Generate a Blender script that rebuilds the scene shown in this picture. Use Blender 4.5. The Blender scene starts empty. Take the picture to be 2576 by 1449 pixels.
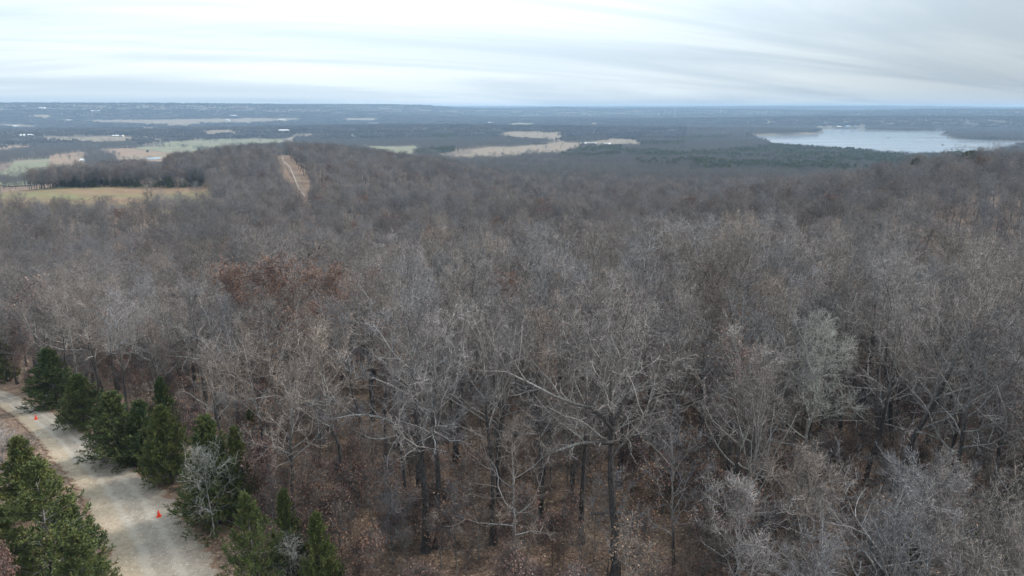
import bpy, math, random
import numpy as np
from mathutils import Vector

sc = bpy.context.scene
COL = sc.collection
R = math.radians
rng = np.random.default_rng(11)
random.seed(11)

# ---------------------------------------------------------------- camera, sky, sun, exposure
CAM_Z = 30.0
PITCH = 14.75
cam = bpy.data.cameras.new('camera')
cam.lens, cam.sensor_width = 24.0, 36.0
cam.clip_start, cam.clip_end = 0.5, 80000.0
camo = bpy.data.objects.new('camera', cam)
COL.objects.link(camo)
camo.location = (0, 0, CAM_Z)
camo.rotation_euler = (R(90 - PITCH), 0, 0)
sc.camera = camo

SUN_EL, SUN_AZ = 43.0, 72.0          # azimuth clockwise from +Y (view direction)
sun_dir = Vector((math.sin(R(SUN_AZ)) * math.cos(R(SUN_EL)), math.cos(R(SUN_AZ)) * math.cos(R(SUN_EL)), math.sin(R(SUN_EL))))
sl = bpy.data.lights.new('sun', 'SUN')
sl.energy, sl.angle, sl.color = 3.1, R(10), (1.0, 0.95, 0.88)
so = bpy.data.objects.new('sun', sl)
COL.objects.link(so)
so.location = (0, 0, 200)
so.rotation_euler = (-sun_dir).to_track_quat('-Z', 'Y').to_euler()

world = bpy.data.worlds.new('World')
sc.world = world
world.use_nodes = True
SKY_STRENGTH = 0.1


class NT:
    """small node-tree helper"""
    def __init__(s, tree):
        s.t = tree
        tree.nodes.clear()

    def n(s, kind, **kw):
        nd = s.t.nodes.new(kind)
        for k, v in kw.items():
            setattr(nd, k, v)
        return nd

    def set(s, sock, v):
        if isinstance(v, bpy.types.NodeSocket):
            s.t.links.new(v, sock)
        elif v is not None:
            if isinstance(v, (tuple, list)) and len(v) == 3 and sock.type == 'RGBA':
                v = (*v, 1)
            sock.default_value = v

    def math(s, op, a, b=None, c=None, clamp=False):
        nd = s.n('ShaderNodeMath', operation=op)
        nd.use_clamp = clamp
        for k, v in enumerate((a, b, c)):
            if v is not None:
                s.set(nd.inputs[k], v)
        return nd.outputs[0]

    def vmath(s, op, a, b=None):
        nd = s.n('ShaderNodeVectorMath', operation=op)
        s.set(nd.inputs[0], a)
        if b is not None:
            s.set(nd.inputs[1], b)
        return nd.outputs['Value'] if op in ('DOT_PRODUCT', 'LENGTH') else nd.outputs[0]

    def mix(s, f, a, b, kind='MIX'):
        nd = s.n('ShaderNodeMix', data_type='RGBA', blend_type=kind)
        s.set(nd.inputs['Factor'], f)
        s.set(nd.inputs[6], a)
        s.set(nd.inputs[7], b)
        return nd.outputs[2]

    def mrange(s, v, a, b, c=0.0, d=1.0, smooth=True):
        nd = s.n('ShaderNodeMapRange')
        nd.interpolation_type = 'SMOOTHSTEP' if smooth else 'LINEAR'
        for k, x in zip((0, 1, 2, 3, 4), (v, a, b, c, d)):
            s.set(nd.inputs[k], x)
        return nd.outputs[0]

    def noise(s, vec, scale, detail=4, rough=0.55, dist=0.0, col=False):
        nd = s.n('ShaderNodeTexNoise')
        s.set(nd.inputs['Vector'], vec)
        s.set(nd.inputs['Scale'], scale)
        nd.inputs['Detail'].default_value = detail
        nd.inputs['Roughness'].default_value = rough
        nd.inputs['Distortion'].default_value = dist
        return nd.outputs['Color' if col else 'Fac']

    def mapping(s, vec, scale=(1, 1, 1), rot=(0, 0, 0)):
        nd = s.n('ShaderNodeMapping')
        s.set(nd.inputs['Vector'], vec)
        nd.inputs['Scale'].default_value = scale
        nd.inputs['Rotation'].default_value = rot
        return nd.outputs[0]

    def sep(s, v):
        nd = s.n('ShaderNodeSeparateXYZ')
        s.set(nd.inputs[0], v)
        return nd.outputs

    def comb(s, x, y, z):
        nd = s.n('ShaderNodeCombineXYZ')
        for k, v in enumerate((x, y, z)):
            s.set(nd.inputs[k], v)
        return nd.outputs[0]


w = NT(world.node_tree)
wo = w.n('ShaderNodeOutputWorld')
bg = w.n('ShaderNodeBackground')
bg.inputs['Strength'].default_value = SKY_STRENGTH
sky = w.n('ShaderNodeTexSky', sky_type='NISHITA')
sky.sun_disc = False
sky.sun_elevation = R(SUN_EL)
sky.sun_rotation = R(SUN_AZ)
sky.altitude, sky.air_density, sky.dust_density = 200, 1.0, 2.0
dirv = w.n('ShaderNodeTexCoord').outputs['Generated']
dx, dy, dz = w.sep(dirv)
zz = w.math('ADD', w.math('MAXIMUM', dz, 0.0), 0.10)
px_ = w.math('DIVIDE', dx, zz)
py_ = w.math('DIVIDE', dy, zz)
plane = w.comb(px_, py_, 0.0)
# long streaks of thin high cloud: stretched along one direction of the cloud layer
rotp = w.mapping(plane, (1, 1, 1), (0, 0, R(-24)))
st = w.mapping(rotp, (0.30, 1.05, 1.0))
n1 = w.noise(st, 0.62, 6, 0.56, 0.9)
st2 = w.mapping(rotp, (0.10, 0.45, 1.0))
n2 = w.noise(st2, 1.0, 3, 0.5, 0.3)
streak = w.mrange(n1, 0.38, 0.63)
broad = w.mrange(n2, 0.36, 0.64)
cl = w.math('ADD', w.math('MULTIPLY', streak, 0.6), w.math('MULTIPLY', broad, 0.4))
# thin cloud brightens towards its own glow direction, apart from the sun lamp, greyer elsewhere
glow_dir = Vector((math.sin(R(-15)) * math.cos(R(28)), math.cos(R(-15)) * math.cos(R(28)), math.sin(R(28))))
gd = w.vmath('DOT_PRODUCT', dirv, tuple(glow_dir))
glow = w.mrange(gd, 0.50, 0.99)
ccol = w.mix(cl, (4.75, 5.65, 6.45), (7.6, 8.25, 8.5))
# an overcast sky is brighter overhead than at the horizon
rise = w.math('MULTIPLY_ADD', w.math('MAXIMUM', dz, 0.0), 1.5, 0.90)
gl = w.math('MULTIPLY', rise, w.math('MULTIPLY_ADD', glow, 0.48, 0.53))
ccol2 = w.mix(1.0, ccol, w.comb(gl, gl, gl), 'MULTIPLY')
skymix = w.mix(0.93, sky.outputs[0], ccol2)
# below the horizon: plain dim ground colour
under = w.mrange(dz, -0.10, -0.005)
fin = w.mix(under, (1.2, 1.25, 1.3), skymix)
w.set(bg.inputs['Color'], fin)
w.t.links.new(bg.outputs[0], wo.inputs['Surface'])

vs = sc.view_settings
vs.view_transform, vs.look, vs.exposure, vs.gamma = 'Standard', 'None', 0.67, 1.0
vs.use_curve_mapping = False
cy = sc.cycles
cy.max_bounces, cy.diffuse_bounces, cy.glossy_bounces, cy.transmission_bounces = 4, 2, 2, 2
cy.volume_bounces = 0
cy.sample_clamp_indirect = 2.0
cy.sample_clamp_direct = 6.0
cy.transparent_max_bounces = 4
cy.use_denoising = True
try:
    cy.denoiser = 'OPENIMAGEDENOISE'
    cy.denoising_input_passes = 'RGB_ALBEDO_NORMAL'
    cy.denoising_prefilter = 'ACCURATE'
except Exception:
    pass
cy.use_adaptive_sampling = False

# ---------------------------------------------------------------- place geometry: heights and bearings
F2, CX, CY = 1716.7, 1287.5, 724.5      # focal length and centre on a 2575 x 1449 survey of the view
cp, sp_ = math.cos(R(PITCH)), math.sin(R(PITCH))


def vnoise(x, y, seed=0):
    """smooth value noise in [-1, 1]"""
    xi, yi = np.floor(x).astype(np.int64), np.floor(y).astype(np.int64)
    fx, fy = x - xi, y - yi
    fx, fy = fx * fx * (3 - 2 * fx), fy * fy * (3 - 2 * fy)

    def h(a, b):
        v = np.sin(a * 127.1 + b * 311.7 + seed * 74.7) * 43758.5453
        return (v - np.floor(v)) * 2 - 1
    return (h(xi, yi) * (1 - fx) + h(xi + 1, yi) * fx) * (1 - fy) + (h(xi, yi + 1) * (1 - fx) + h(xi + 1, yi + 1) * fx) * fy


BD = np.array([0, 70, 92, 120, 180, 260, 410, 600, 820, 1250, 1700, 3600, 5500, 9000, 14000, 20000, 32000.])
BZ = np.array([0, 0, -3, -9, -17, -24, -37, -46, -54, -62, -67.5, -67.5, -58, -24, 22, 24, 24.])
BUMPS = [  # bearing (deg), distance, radial sigma, tangential sigma, height
    (-18, 740, 130, 105, 29), (-9, 640, 110, 120, 5), (25, 520, 170, 180, 3), (39, 420, 130, 85, 31), (-31, 470, 110, 170, 13), (-34, 580, 90, 170, 8),
    (-36, 6000, 900, 1900, 92), (-22, 6800, 900, 1200, 66), (-14, 7600, 900, 700, 30), (-8, 7000, 700, 420, 22), (4, 7600, 900, 900, 22),
    (14, 8500, 900, 1800, 26), (28, 6500, 900, 2200, 34), (38, 5600, 700, 1500, 26),
    (-30, 12500, 1200, 3400, 40), (-9, 14500, 1200, 2000, 44), (9.2, 12800, 400, 150, 40), (16, 13000, 1200, 2600, 28),
    (30, 11000, 1200, 3500, 42), (-31, 255, 75, 110, -5), (-40, 3000, 300, 700, 14), (-27, 2600, 200, 420, 10), (-11, 2900, 260, 500, 14), (3, 2900, 260, 700, 13),
    (16, 4400, 400, 900, 18), (31, 4300, 250, 700, 20), (39, 4100, 250, 500, 22), (19.5, 2900, 150, 260, 4),
]


LAKE_Z = -66.0
LAKE = [(1872, 343), (1905, 341), (1931, 339.8), (2000, 339), (2051, 336), (2068, 334.8), (2058, 326), (2048, 324), (2100, 323.3), (2168, 324),
        (2181, 328), (2306, 330), (2396, 330), (2380, 337), (2356, 340), (2393, 344), (2396, 348), (2431, 351), (2531, 355), (2600, 356.5),
        (2600, 366), (2520, 372), (2500, 384), (2300, 388), (2100, 374), (1940, 363), (1937, 358), (1900, 350)]


def _lake_corner(px, py):
    x, y = (px - CX) / F2, -(py - CY) / F2
    v = np.array([x, y * sp_ + cp, y * cp - sp_])
    return (v * ((LAKE_Z - CAM_Z) / v[2]))[:2]


LAKEW = np.array([_lake_corner(*q) for q in LAKE])


def in_poly(px, py, poly):
    poly = np.asarray(poly, float)
    inside = np.zeros(np.shape(px), bool)
    j = len(poly) - 1
    for i in range(len(poly)):
        xi, yi = poly[i]
        xj, yj = poly[j]
        c = ((yi > py) != (yj > py)) & (px < (xj - xi) * (py - yi) / (yj - yi + 1e-12) + xi)
        inside ^= c
        j = i
    return inside


def height(x, y):
    x = np.asarray(x, float)
    y = np.asarray(y, float)
    d = np.hypot(x, y)
    z = np.interp(d, BD, BZ)
    # soften the joints of the profile
    z = 0.5 * z + 0.25 * (np.interp(d * 1.06, BD, BZ) + np.interp(d * 0.94, BD, BZ))
    for az, dd, sr, stn, hh in BUMPS:
        a = R(az)
        ux, uy = math.sin(a), math.cos(a)
        rr = x * ux + y * uy - dd
        tt = x * uy - y * ux
        z = z + hh * np.exp(-0.5 * ((rr / sr) ** 2 + (tt / stn) ** 2))
    far = np.clip((d - 3800) / 2500, 0, 1)
    z = z + far * (23 * vnoise(x / 1900, y / 1000, 1) + 8 * vnoise(x / 520, y / 420, 2))
    mid = np.clip((d - 90) / 200, 0, 1) * (1 - np.clip((d - 1100) / 200, 0, 1))
    z = z + mid * (2.6 * vnoise(x / 75, y / 75, 3) + 1.0 * vnoise(x / 31, y / 31, 4))
    z = np.minimum(z, 54 + 0.1 * (z - 54))
    if np.any((d > 1500) & (d < 4500)):
        z = np.where(in_poly(x, y, LAKEW), np.minimum(z, LAKE_Z - 1.5), np.where((d > 1300) & (d < 3600), np.maximum(z, LAKE_Z + 0.8), z))
    near = np.clip((d - 60) / 30, 0, 1)
    return z * near


def ray(px, py):
    x, y = (px - CX) / F2, -(py - CY) / F2
    v = np.array([x, y * sp_ + cp, y * cp - sp_])
    return v / np.linalg.norm(v)


def ground_at(px, py, plane_z=None):
    v = ray(px, py)
    if plane_z is not None:
        t = (plane_z - CAM_Z) / v[2]
        return np.array([0, 0, CAM_Z]) + v * t
    ts = 5.0 * 1.012 ** np.arange(760)
    for _ in range(3):
        p = v[None] * ts[:, None]
        under_ = CAM_Z + p[:, 2] < height(p[:, 0], p[:, 1])
        k = int(np.argmax(under_)) if under_.any() else len(ts) - 1
        ts = np.linspace(ts[max(k - 1, 0)], ts[k], 24)
    return np.array([0, 0, CAM_Z]) + v * ts[-1] if not under_.any() else np.array([0, 0, CAM_Z]) + v * 0.5 * (ts[0] + ts[-1])


def survey(x, y, z):
    """where a point of the place stands in the survey of the view (used to keep trees off fields one looks down on)"""
    zz_ = z - CAM_Z
    depth = y * cp - zz_ * sp_
    up = y * sp_ + zz_ * cp
    return CX + F2 * x / depth, CY - F2 * up / depth


# ---------------------------------------------------------------- object helpers
def tag(o, label=None, cat=None, group=None, kind=None):
    if label: o['label'] = label
    if cat: o['category'] = cat
    if group: o['group'] = group
    if kind: o['kind'] = kind
    return o


def link(o, parent=None):
    COL.objects.link(o)
    if parent is not None:
        o.parent = parent
    return o


def empty(name, loc, rz=0.0):
    o = bpy.data.objects.new(name, None)
    o.empty_display_size = 0.5
    o.location = loc
    o.rotation_euler = (0, 0, rz)
    return link(o)


def raw_mesh(name, V, T, mats, midx=None, smooth=False, attrs=None):
    """mesh from numpy: V (n,3), T (m,3) triangles"""
    me = bpy.data.meshes.new(name)
    V = np.ascontiguousarray(V, np.float32)
    T = np.ascontiguousarray(T, np.int32)
    me.vertices.add(len(V))
    me.vertices.foreach_set('co', V.ravel())
    me.loops.add(T.size)
    me.loops.foreach_set('vertex_index', T.ravel())
    me.polygons.add(len(T))
    me.polygons.foreach_set('loop_start', np.arange(0, T.size, 3, dtype=np.int32))
    if midx is not None:
        me.polygons.foreach_set('material_index', np.ascontiguousarray(midx, np.int32))
    me.polygons.foreach_set('use_smooth', np.full(len(T), bool(smooth)))
    for k, a in (attrs or {}).items():
        at = me.attributes.new(k, 'FLOAT', 'POINT')
        at.data.foreach_set('value', np.ascontiguousarray(a, np.float32))
    for m in mats:
        me.materials.append(m)
    me.update(calc_edges=True)
    me.validate()
    return me


def py_mesh(name, verts, faces, mats, fm=None, smooth=False):
    me = bpy.data.meshes.new(name)
    me.from_pydata([tuple(map(float, v)) for v in verts], [], faces)
    for m in mats:
        me.materials.append(m)
    if fm:
        for p, k in zip(me.polygons, fm):
            p.material_index = k
    if smooth:
        for p in me.polygons:
            p.use_smooth = True
    me.update()
    return me


class Acc:
    def __init__(s):
        s.v, s.t, s.a, s.m, s.n, s.b = [], [], [], [], 0, []

    def add(s, V, T, a, m=0, tone=0.5):
        s.v.append(V.reshape(-1, 3))
        s.t.append(T + s.n)
        s.a.append(np.broadcast_to(a, (len(s.v[-1]),)).astype(np.float32))
        s.b.append(np.broadcast_to(tone, (len(s.v[-1]),)).astype(np.float32))
        s.m.append(np.full(len(T), m))
        s.n += len(s.v[-1])

    def mesh(s, name, mats, smooth=True):
        return raw_mesh(name, np.concatenate(s.v), np.concatenate(s.t), mats, np.concatenate(s.m), smooth, {'girth': np.concatenate(s.a), 'tone': np.concatenate(s.b)})


def nrm(v):
    return v / np.maximum(np.linalg.norm(v, axis=-1, keepdims=True), 1e-9)


def tubes(acc, P, Rr, S, m=0):
    """tapered tubes along polylines P (N,K,3) with radii Rr (N,K), closed in a point at the end"""
    N, K = P.shape[:2]
    T = nrm(np.gradient(P, axis=1))
    ref = np.where(np.abs(T[:, :1, 2:3]) < 0.85, np.array([[[0, 0, 1.]]]), np.array([[[1., 0, 0]]]))
    U = nrm(np.cross(T, np.broadcast_to(ref, T.shape)))
    W = np.cross(T, U)
    an = 2 * np.pi * np.arange(S) / S
    ring = P[:, :-1, None] + Rr[:, :-1, None, None] * (np.cos(an)[None, None, :, None] * U[:, :-1, None] + np.sin(an)[None, None, :, None] * W[:, :-1, None])
    per = (K - 1) * S + 1
    V = np.concatenate([ring.reshape(N, -1, 3), P[:, -1:, :]], 1)
    A = np.concatenate([np.repeat(Rr[:, :-1], S, 1), Rr[:, -1:]], 1)
    f = []
    for k in range(K - 2):
        for s in range(S):
            a, b = k * S + s, k * S + (s + 1) % S
            c, d = a + S, b + S
            f += [(a, b, d), (a, d, c)]
    k = K - 2
    for s in range(S):
        f.append((k * S + s, k * S + (s + 1) % S, per - 1))
    f = np.array(f)
    T_ = (f[None] + (np.arange(N) * per)[:, None, None]).reshape(-1, 3)
    q_ = np.floor(P[:, 0] / 0.8)
    h_ = np.sin(q_[:, 0] * 91.7 + q_[:, 1] * 57.3 + q_[:, 2] * 33.1) * 4375.85 + 0.22 * np.sin(P[:, -1, 0] * 977.7)
    acc.add(V, T_, A.ravel(), m, np.repeat(np.abs(h_ - np.floor(h_)), per))


def spawn(g, P, Rr, n, t0, t1, a0, a1, ratio, K, wob, up, rr, rtip, shape=0.5, rmin=0.0, rmax=9.0, lmin=0.0):
    """n children on every polyline of P"""
    N, K0 = P.shape[:2]
    plen = np.linalg.norm(np.diff(P, axis=1), axis=2).sum(1)
    u = (np.arange(n)[None] + g.random((N, n))) / n
    t = t0 + (t1 - t0) * u
    f = t * (K0 - 1)
    i = np.clip(f.astype(int), 0, K0 - 2)
    wgt = (f - i)[..., None]
    ar = np.arange(N)[:, None]
    base = P[ar, i] * (1 - wgt) + P[ar, i + 1] * wgt
    T = nrm(P[ar, i + 1] - P[ar, i])
    rb = Rr[ar, i] * (1 - wgt[..., 0]) + Rr[ar, i + 1] * wgt[..., 0]
    base, T, rb, u = base.reshape(-1, 3), T.reshape(-1, 3), rb.ravel(), u.ravel()
    M = len(base)
    ref = np.where(np.abs(T[:, 2:3]) < 0.9, np.array([[0, 0, 1.]]), np.array([[1., 0, 0]]))
    U = nrm(np.cross(T, ref))
    W = np.cross(T, U)
    ph = (np.tile(np.arange(n) * 2.399, N) + np.repeat(g.random(N) * 6.28, n) + g.normal(0, 0.5, M))[:, None]
    an = (a0 + (a1 - a0) * u + g.normal(0, R(9), M))[:, None]
    d = np.cos(an) * T + np.sin(an) * (np.cos(ph) * U + np.sin(ph) * W)
    L = np.repeat(plen, n) * ratio * (1 - shape * u) * g.uniform(0.65, 1.25, M)
    L = np.maximum(L, lmin)
    out = np.zeros((M, K, 3))
    out[:, 0] = base
    st_ = (L / (K - 1))[:, None]
    for k in range(1, K):
        d = d + g.normal(0, wob, (M, 3))
        d[:, 2] += up
        d = nrm(d)
        out[:, k] = out[:, k - 1] + d * st_
    r0 = np.clip(rb * rr, rmin, rmax)
    ta = np.linspace(0, 1, K)[None]
    return out, r0[:, None] * (1 - ta * (1 - rtip))


def leaf_cards(g, acc, P, n, size, m=0, droop=0.0, jit=0.05):
    """small folded leaves near points P (N,3): two triangles each"""
    B = np.repeat(P, n, 0) + g.normal(0, jit, (len(P) * n, 3))
    M = len(B)
    d = g.normal(0, 1, (M, 3))
    d[:, 2] -= droop
    d = nrm(d)
    s = nrm(np.cross(d, g.normal(0, 1, (M, 3))))
    nn = np.cross(d, s)
    L = (size * g.uniform(0.6, 1.3, M))[:, None]
    V = np.stack([B, B + d * L * .5 + s * L * .32 + nn * L * .10, B + d * L, B + d * L * .5 - s * L * .32 + nn * L * .10], 1)
    f = np.array([(0, 1, 2), (0, 2, 3)])
    T = (f[None] + (np.arange(M) * 4)[:, None, None]).reshape(-1, 3)
    acc.add(V, T, np.repeat(g.random(M), 4), m)


def trunk_line(g, H, K, wob, lean=(0, 0)):
    z = np.linspace(0, 1, K)
    off = np.cumsum(g.normal(0, wob, (K, 2)), 0) * (H / K)
    off -= off[0]
    P = np.stack([off[:, 0] + lean[0] * z ** 1.2, off[:, 1] + lean[1] * z ** 1.2, z * H], 1)
    return P[None]


def trunk_rad(P, r0, rt=0.15):
    K = P.shape[1]
    t = np.linspace(0, 1, K)
    r = r0 * (1 - (1 - rt) * t ** 0.9)
    r = r + r0 * 0.45 * np.exp(-P[0, :, 2] / 0.7)
    return r[None]


# ---------------------------------------------------------------- materials
def mat(name, build, rough=0.85, bump=None, spec=0.25):
    m = bpy.data.materials.new(name)
    m.use_nodes = True
    nt = NT(m.node_tree)
    out = nt.n('ShaderNodeOutputMaterial')
    b = nt.n('ShaderNodeBsdfPrincipled')
    nt.set(b.inputs['Roughness'], rough)
    b.inputs['Specular IOR Level'].default_value = spec
    r = build(nt, b)
    if r is not None:
        nt.set(b.inputs['Base Color'], r)
    nt.t.links.new(b.outputs[0], out.inputs['Surface'])
    return m


def attr(nt, name):
    a = nt.n('ShaderNodeAttribute', attribute_name=name)
    return a.outputs['Fac']


def objrand(nt):
    return nt.n('ShaderNodeObjectInfo').outputs['Random']


def pos(nt):
    return nt.n('ShaderNodeNewGeometry').outputs['Position']


def ocoord(nt):
    return nt.n('ShaderNodeTexCoord').outputs['Object']


def bark(nt, b, k=1.0):
    gi = attr(nt, 'girth')
    tone = attr(nt, 'tone')
    rnd = objrand(nt)
    r2 = nt.math('FRACT', nt.math('MULTIPLY', rnd, 7.31))
    c = ocoord(nt)
    nf = nt.noise(nt.mapping(c, (9, 9, 2.2)), 1.6, 4, 0.65)
    # every twig has its own age and lichen: dark brown to silvery
    brown = nt.mix(rnd, (0.076, 0.074, 0.077), (0.092, 0.081, 0.075))
    midt = nt.mix(r2, (0.225, 0.222, 0.220), (0.232, 0.208, 0.186))
    silver = nt.mix(r2, (0.47, 0.465, 0.455), (0.455, 0.415, 0.38))
    twig = nt.mix(nt.mrange(tone, 0.08, 0.48), brown, midt)
    twig = nt.mix(nt.mrange(tone, 0.60, 0.97), twig, silver)
    r3 = nt.math('FRACT', nt.math('MULTIPLY', rnd, 23.17))
    lv = nt.math('MULTIPLY_ADD', r3, 0.70, 0.60)
    twig = nt.mix(1.0, twig, nt.comb(nt.math('MULTIPLY', lv, nt.math('MULTIPLY_ADD', r2, 0.08, 0.96)), lv, nt.math('MULTIPLY', lv, nt.math('MULTIPLY_ADD', r2, -0.12, 1.075))), 'MULTIPLY')
    limb = nt.mix(nt.mrange(nf, 0.42, 0.62), (0.15, 0.14, 0.13), (0.37, 0.372, 0.355))
    old = nt.mix(nt.mrange(nf, 0.35, 0.65), (0.032, 0.030, 0.030), (0.105, 0.098, 0.094))
    c1 = nt.mix(nt.mrange(gi, 0.016, 0.04), twig, limb)
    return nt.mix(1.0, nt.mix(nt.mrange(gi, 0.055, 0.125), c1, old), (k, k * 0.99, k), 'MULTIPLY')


M_BARK = mat('bark', bark, 0.9, spec=0.08)
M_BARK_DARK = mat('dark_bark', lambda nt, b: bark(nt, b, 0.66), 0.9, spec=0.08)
M_PALE = mat('pale_bark', lambda nt, b: nt.mix(nt.mrange(nt.noise(nt.mapping(ocoord(nt), (6, 6, 2)), 1.5), .4, .65), (.24, .24, .22), (.44, .44, .41)))


def dry_leaf(cols):
    def f(nt, b):
        g = attr(nt, 'girth')
        c = nt.mix(nt.mrange(g, 0.1, 0.6), cols[0], cols[1])
        c = nt.mix(nt.mrange(g, 0.78, 0.95), c, cols[2])
        return nt.mix(nt.mrange(nt.noise(pos(nt), 0.5, 2), .35, .65), c, tuple(0.75 * x for x in cols[0]))
    return f


M_RUSSET = mat('russet_leaves', dry_leaf([(0.175, 0.097, 0.07), (0.255, 0.145, 0.103), (0.36, 0.25, 0.19)]), 0.7)
M_TANLEAF = mat('tan_leaves', dry_leaf([(0.22, 0.13, 0.09), (0.34, 0.23, 0.155), (0.52, 0.39, 0.27)]), 0.7)
M_PINKLEAF = mat('dusty_brown_leaves', dry_leaf([(0.19, 0.115, 0.095), (0.30, 0.20, 0.17), (0.40, 0.30, 0.26)]), 0.7)
M_LITTER = mat('litter_leaves', dry_leaf([(0.155, 0.102, 0.077), (0.27, 0.19, 0.14), (0.52, 0.42, 0.31)]), 0.7)


def cedar_leaf(nt, b):
    g = attr(nt, 'girth')
    rnd = objrand(nt)
    n = nt.noise(ocoord(nt), 1.1, 3)
    dark = nt.mix(rnd, (0.050, 0.080, 0.036), (0.078, 0.106, 0.038))
    lite = nt.mix(rnd, (0.098, 0.132, 0.046), (0.165, 0.178, 0.052))
    c = nt.mix(nt.mrange(nt.math('ADD', nt.math('MULTIPLY', g, 0.5), n), 0.5, 1.0), dark, lite)
    return nt.mix(nt.mrange(g, 0.93, 1.0), c, (0.16, 0.13, 0.06))


M_CEDAR = mat('cedar_foliage', cedar_leaf, 0.65)


def forest_floor(nt, b):
    p = pos(nt)
    n = nt.noise(p, 0.13, 4)
    n2 = nt.noise(p, 0.9, 5, 0.65)
    vo = nt.n('ShaderNodeTexVoronoi')
    nt.set(vo.inputs['Vector'], p)
    vo.inputs['Scale'].default_value = 7.0
    leafc = nt.sep(vo.outputs['Color'])[0]
    c = nt.mix(nt.mrange(leafc, 0.0, 0.9), (0.135, 0.090, 0.068), (0.255, 0.18, 0.135))
    c = nt.mix(nt.mrange(leafc, 0.86, 0.97), c, (0.40, 0.30, 0.205))
    c = nt.mix(nt.mrange(n2, 0.45, 0.7, 0, 0.7), c, (0.085, 0.056, 0.042))
    c = nt.mix(nt.mrange(n, 0.48, 0.68, 0, 0.6), c, (0.22, 0.17, 0.125))
    d = nt.vmath('LENGTH', p)
    # beyond the leafy wood the land itself is dull winter brown
    far = nt.mix(nt.mrange(nt.noise(p, 0.006, 5), 0.4, 0.6), (0.15, 0.125, 0.097), (0.10, 0.09, 0.077))
    bp = nt.n('ShaderNodeBump')
    bp.inputs['Strength'].default_value = 0.6
    bp.inputs['Distance'].default_value = 0.06
    nt.set(bp.inputs['Height'], leafc)
    nt.t.links.new(bp.outputs[0], b.inputs['Normal'])
    return nt.mix(nt.mrange(d, 900, 2000), c, far)


M_FLOOR = mat('leaf_covered_ground', forest_floor, 0.95, spec=0.1)


def road_mat(nt, b):
    ac = attr(nt, 'across')       # -1 left verge .. 1 right verge
    p = pos(nt)
    n = nt.noise(p, 0.35, 5, 0.6)
    n2 = nt.noise(p, 2.2, 5, 0.65)
    nf = nt.noise(p, 9.0, 4, 0.7)
    vo = nt.n('ShaderNodeTexVoronoi')
    nt.set(vo.inputs['Vector'], p)
    vo.inputs['Scale'].default_value = 17.0
    stone = nt.sep(vo.outputs['Color'])[1]
    dirt = nt.mix(nt.mrange(n2, .35, .65), (0.305, 0.247, 0.18), (0.39, 0.322, 0.237))
    grav = nt.mix(nt.mrange(n2, .3, .7), (0.25, 0.215, 0.178), (0.35, 0.305, 0.255))
    k = nt.math('ADD', ac, nt.math('MULTIPLY', nt.math('SUBTRACT', n, 0.5), 1.5))
    c = nt.mix(nt.mrange(k, -0.52, -0.12), dirt, grav)
    c = nt.mix(nt.mrange(k, 0.7, 1.0), c, nt.mix(nt.mrange(n2, .4, .6), (0.30, 0.25, 0.195), (0.22, 0.17, 0.13)))
    # two worn wheel tracks
    for t in (-0.28, 0.30):
        e = nt.math('ABSOLUTE', nt.math('SUBTRACT', ac, t))
        c = nt.mix(nt.mrange(e, 0.15, 0.03, 0, 0.55), c, (0.43, 0.39, 0.335))
    c = nt.mix(nt.mrange(nf, .4, .7, 0, 0.35), c, (0.26, 0.235, 0.2))
    c = nt.mix(nt.mrange(stone, 0.975, 0.99), c, (0.58, 0.54, 0.47))
    edge = nt.math('ADD', nt.math('ABSOLUTE', ac), nt.math('MULTIPLY', nt.math('SUBTRACT', n2, 0.5), 0.9))
    c = nt.mix(nt.mrange(edge, 0.80, 1.0), c, nt.mix(nt.mrange(nf, .4, .6), (0.15, 0.093, 0.063), (0.24, 0.16, 0.11)))
    bp = nt.n('ShaderNodeBump')
    bp.inputs['Strength'].default_value = 0.5
    bp.inputs['Distance'].default_value = 0.05
    nt.set(bp.inputs['Height'], nt.math('ADD', n2, nf))
    nt.t.links.new(bp.outputs[0], b.inputs['Normal'])
    return c


M_ROAD = mat('gravel_and_dirt', road_mat, 0.95, spec=0.1)


def field_mat(name, tan, green, gmix, scale):
    def f(nt, b):
        p = pos(nt)
        pm = nt.mapping(p, (1, 2.2, 1))
        n = nt.noise(pm, scale, 5, 0.6)
        n2 = nt.noise(p, scale * 7, 4, 0.6)
        c = nt.mix(nt.mrange(n, gmix - 0.09, gmix + 0.09), green, tan)
        return nt.mix(nt.mrange(n2, .38, .68, 0, 0.6), c, tuple(0.7 * x for x in tan))
    return mat(name, f, 0.95, spec=0.1)


M_FIELD_NEAR = field_mat('winter_pasture', (0.215, 0.15, 0.098), (0.165, 0.168, 0.085), 0.47, 0.018)
M_FIELD_TAN = field_mat('dry_tan_field', (0.215, 0.175, 0.132), (0.175, 0.165, 0.12), 0.38, 0.004)
M_FIELD_GREEN = field_mat('pale_green_field', (0.21, 0.195, 0.135), (0.165, 0.175, 0.11), 0.55, 0.004)
M_FIELD_RED = field_mat('reddish_field', (0.25, 0.175, 0.125), (0.20, 0.185, 0.12), 0.42, 0.004)
M_CUT = field_mat('reddish_cut', (0.20, 0.14, 0.11), (0.21, 0.175, 0.13), 0.45, 0.03)
M_TRACK = mat('pale_dirt', lambda nt, b: nt.mix(nt.mrange(nt.noise(pos(nt), 0.4), .4, .6), (0.30, 0.24, 0.20), (0.38, 0.31, 0.265)), 0.95)


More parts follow.
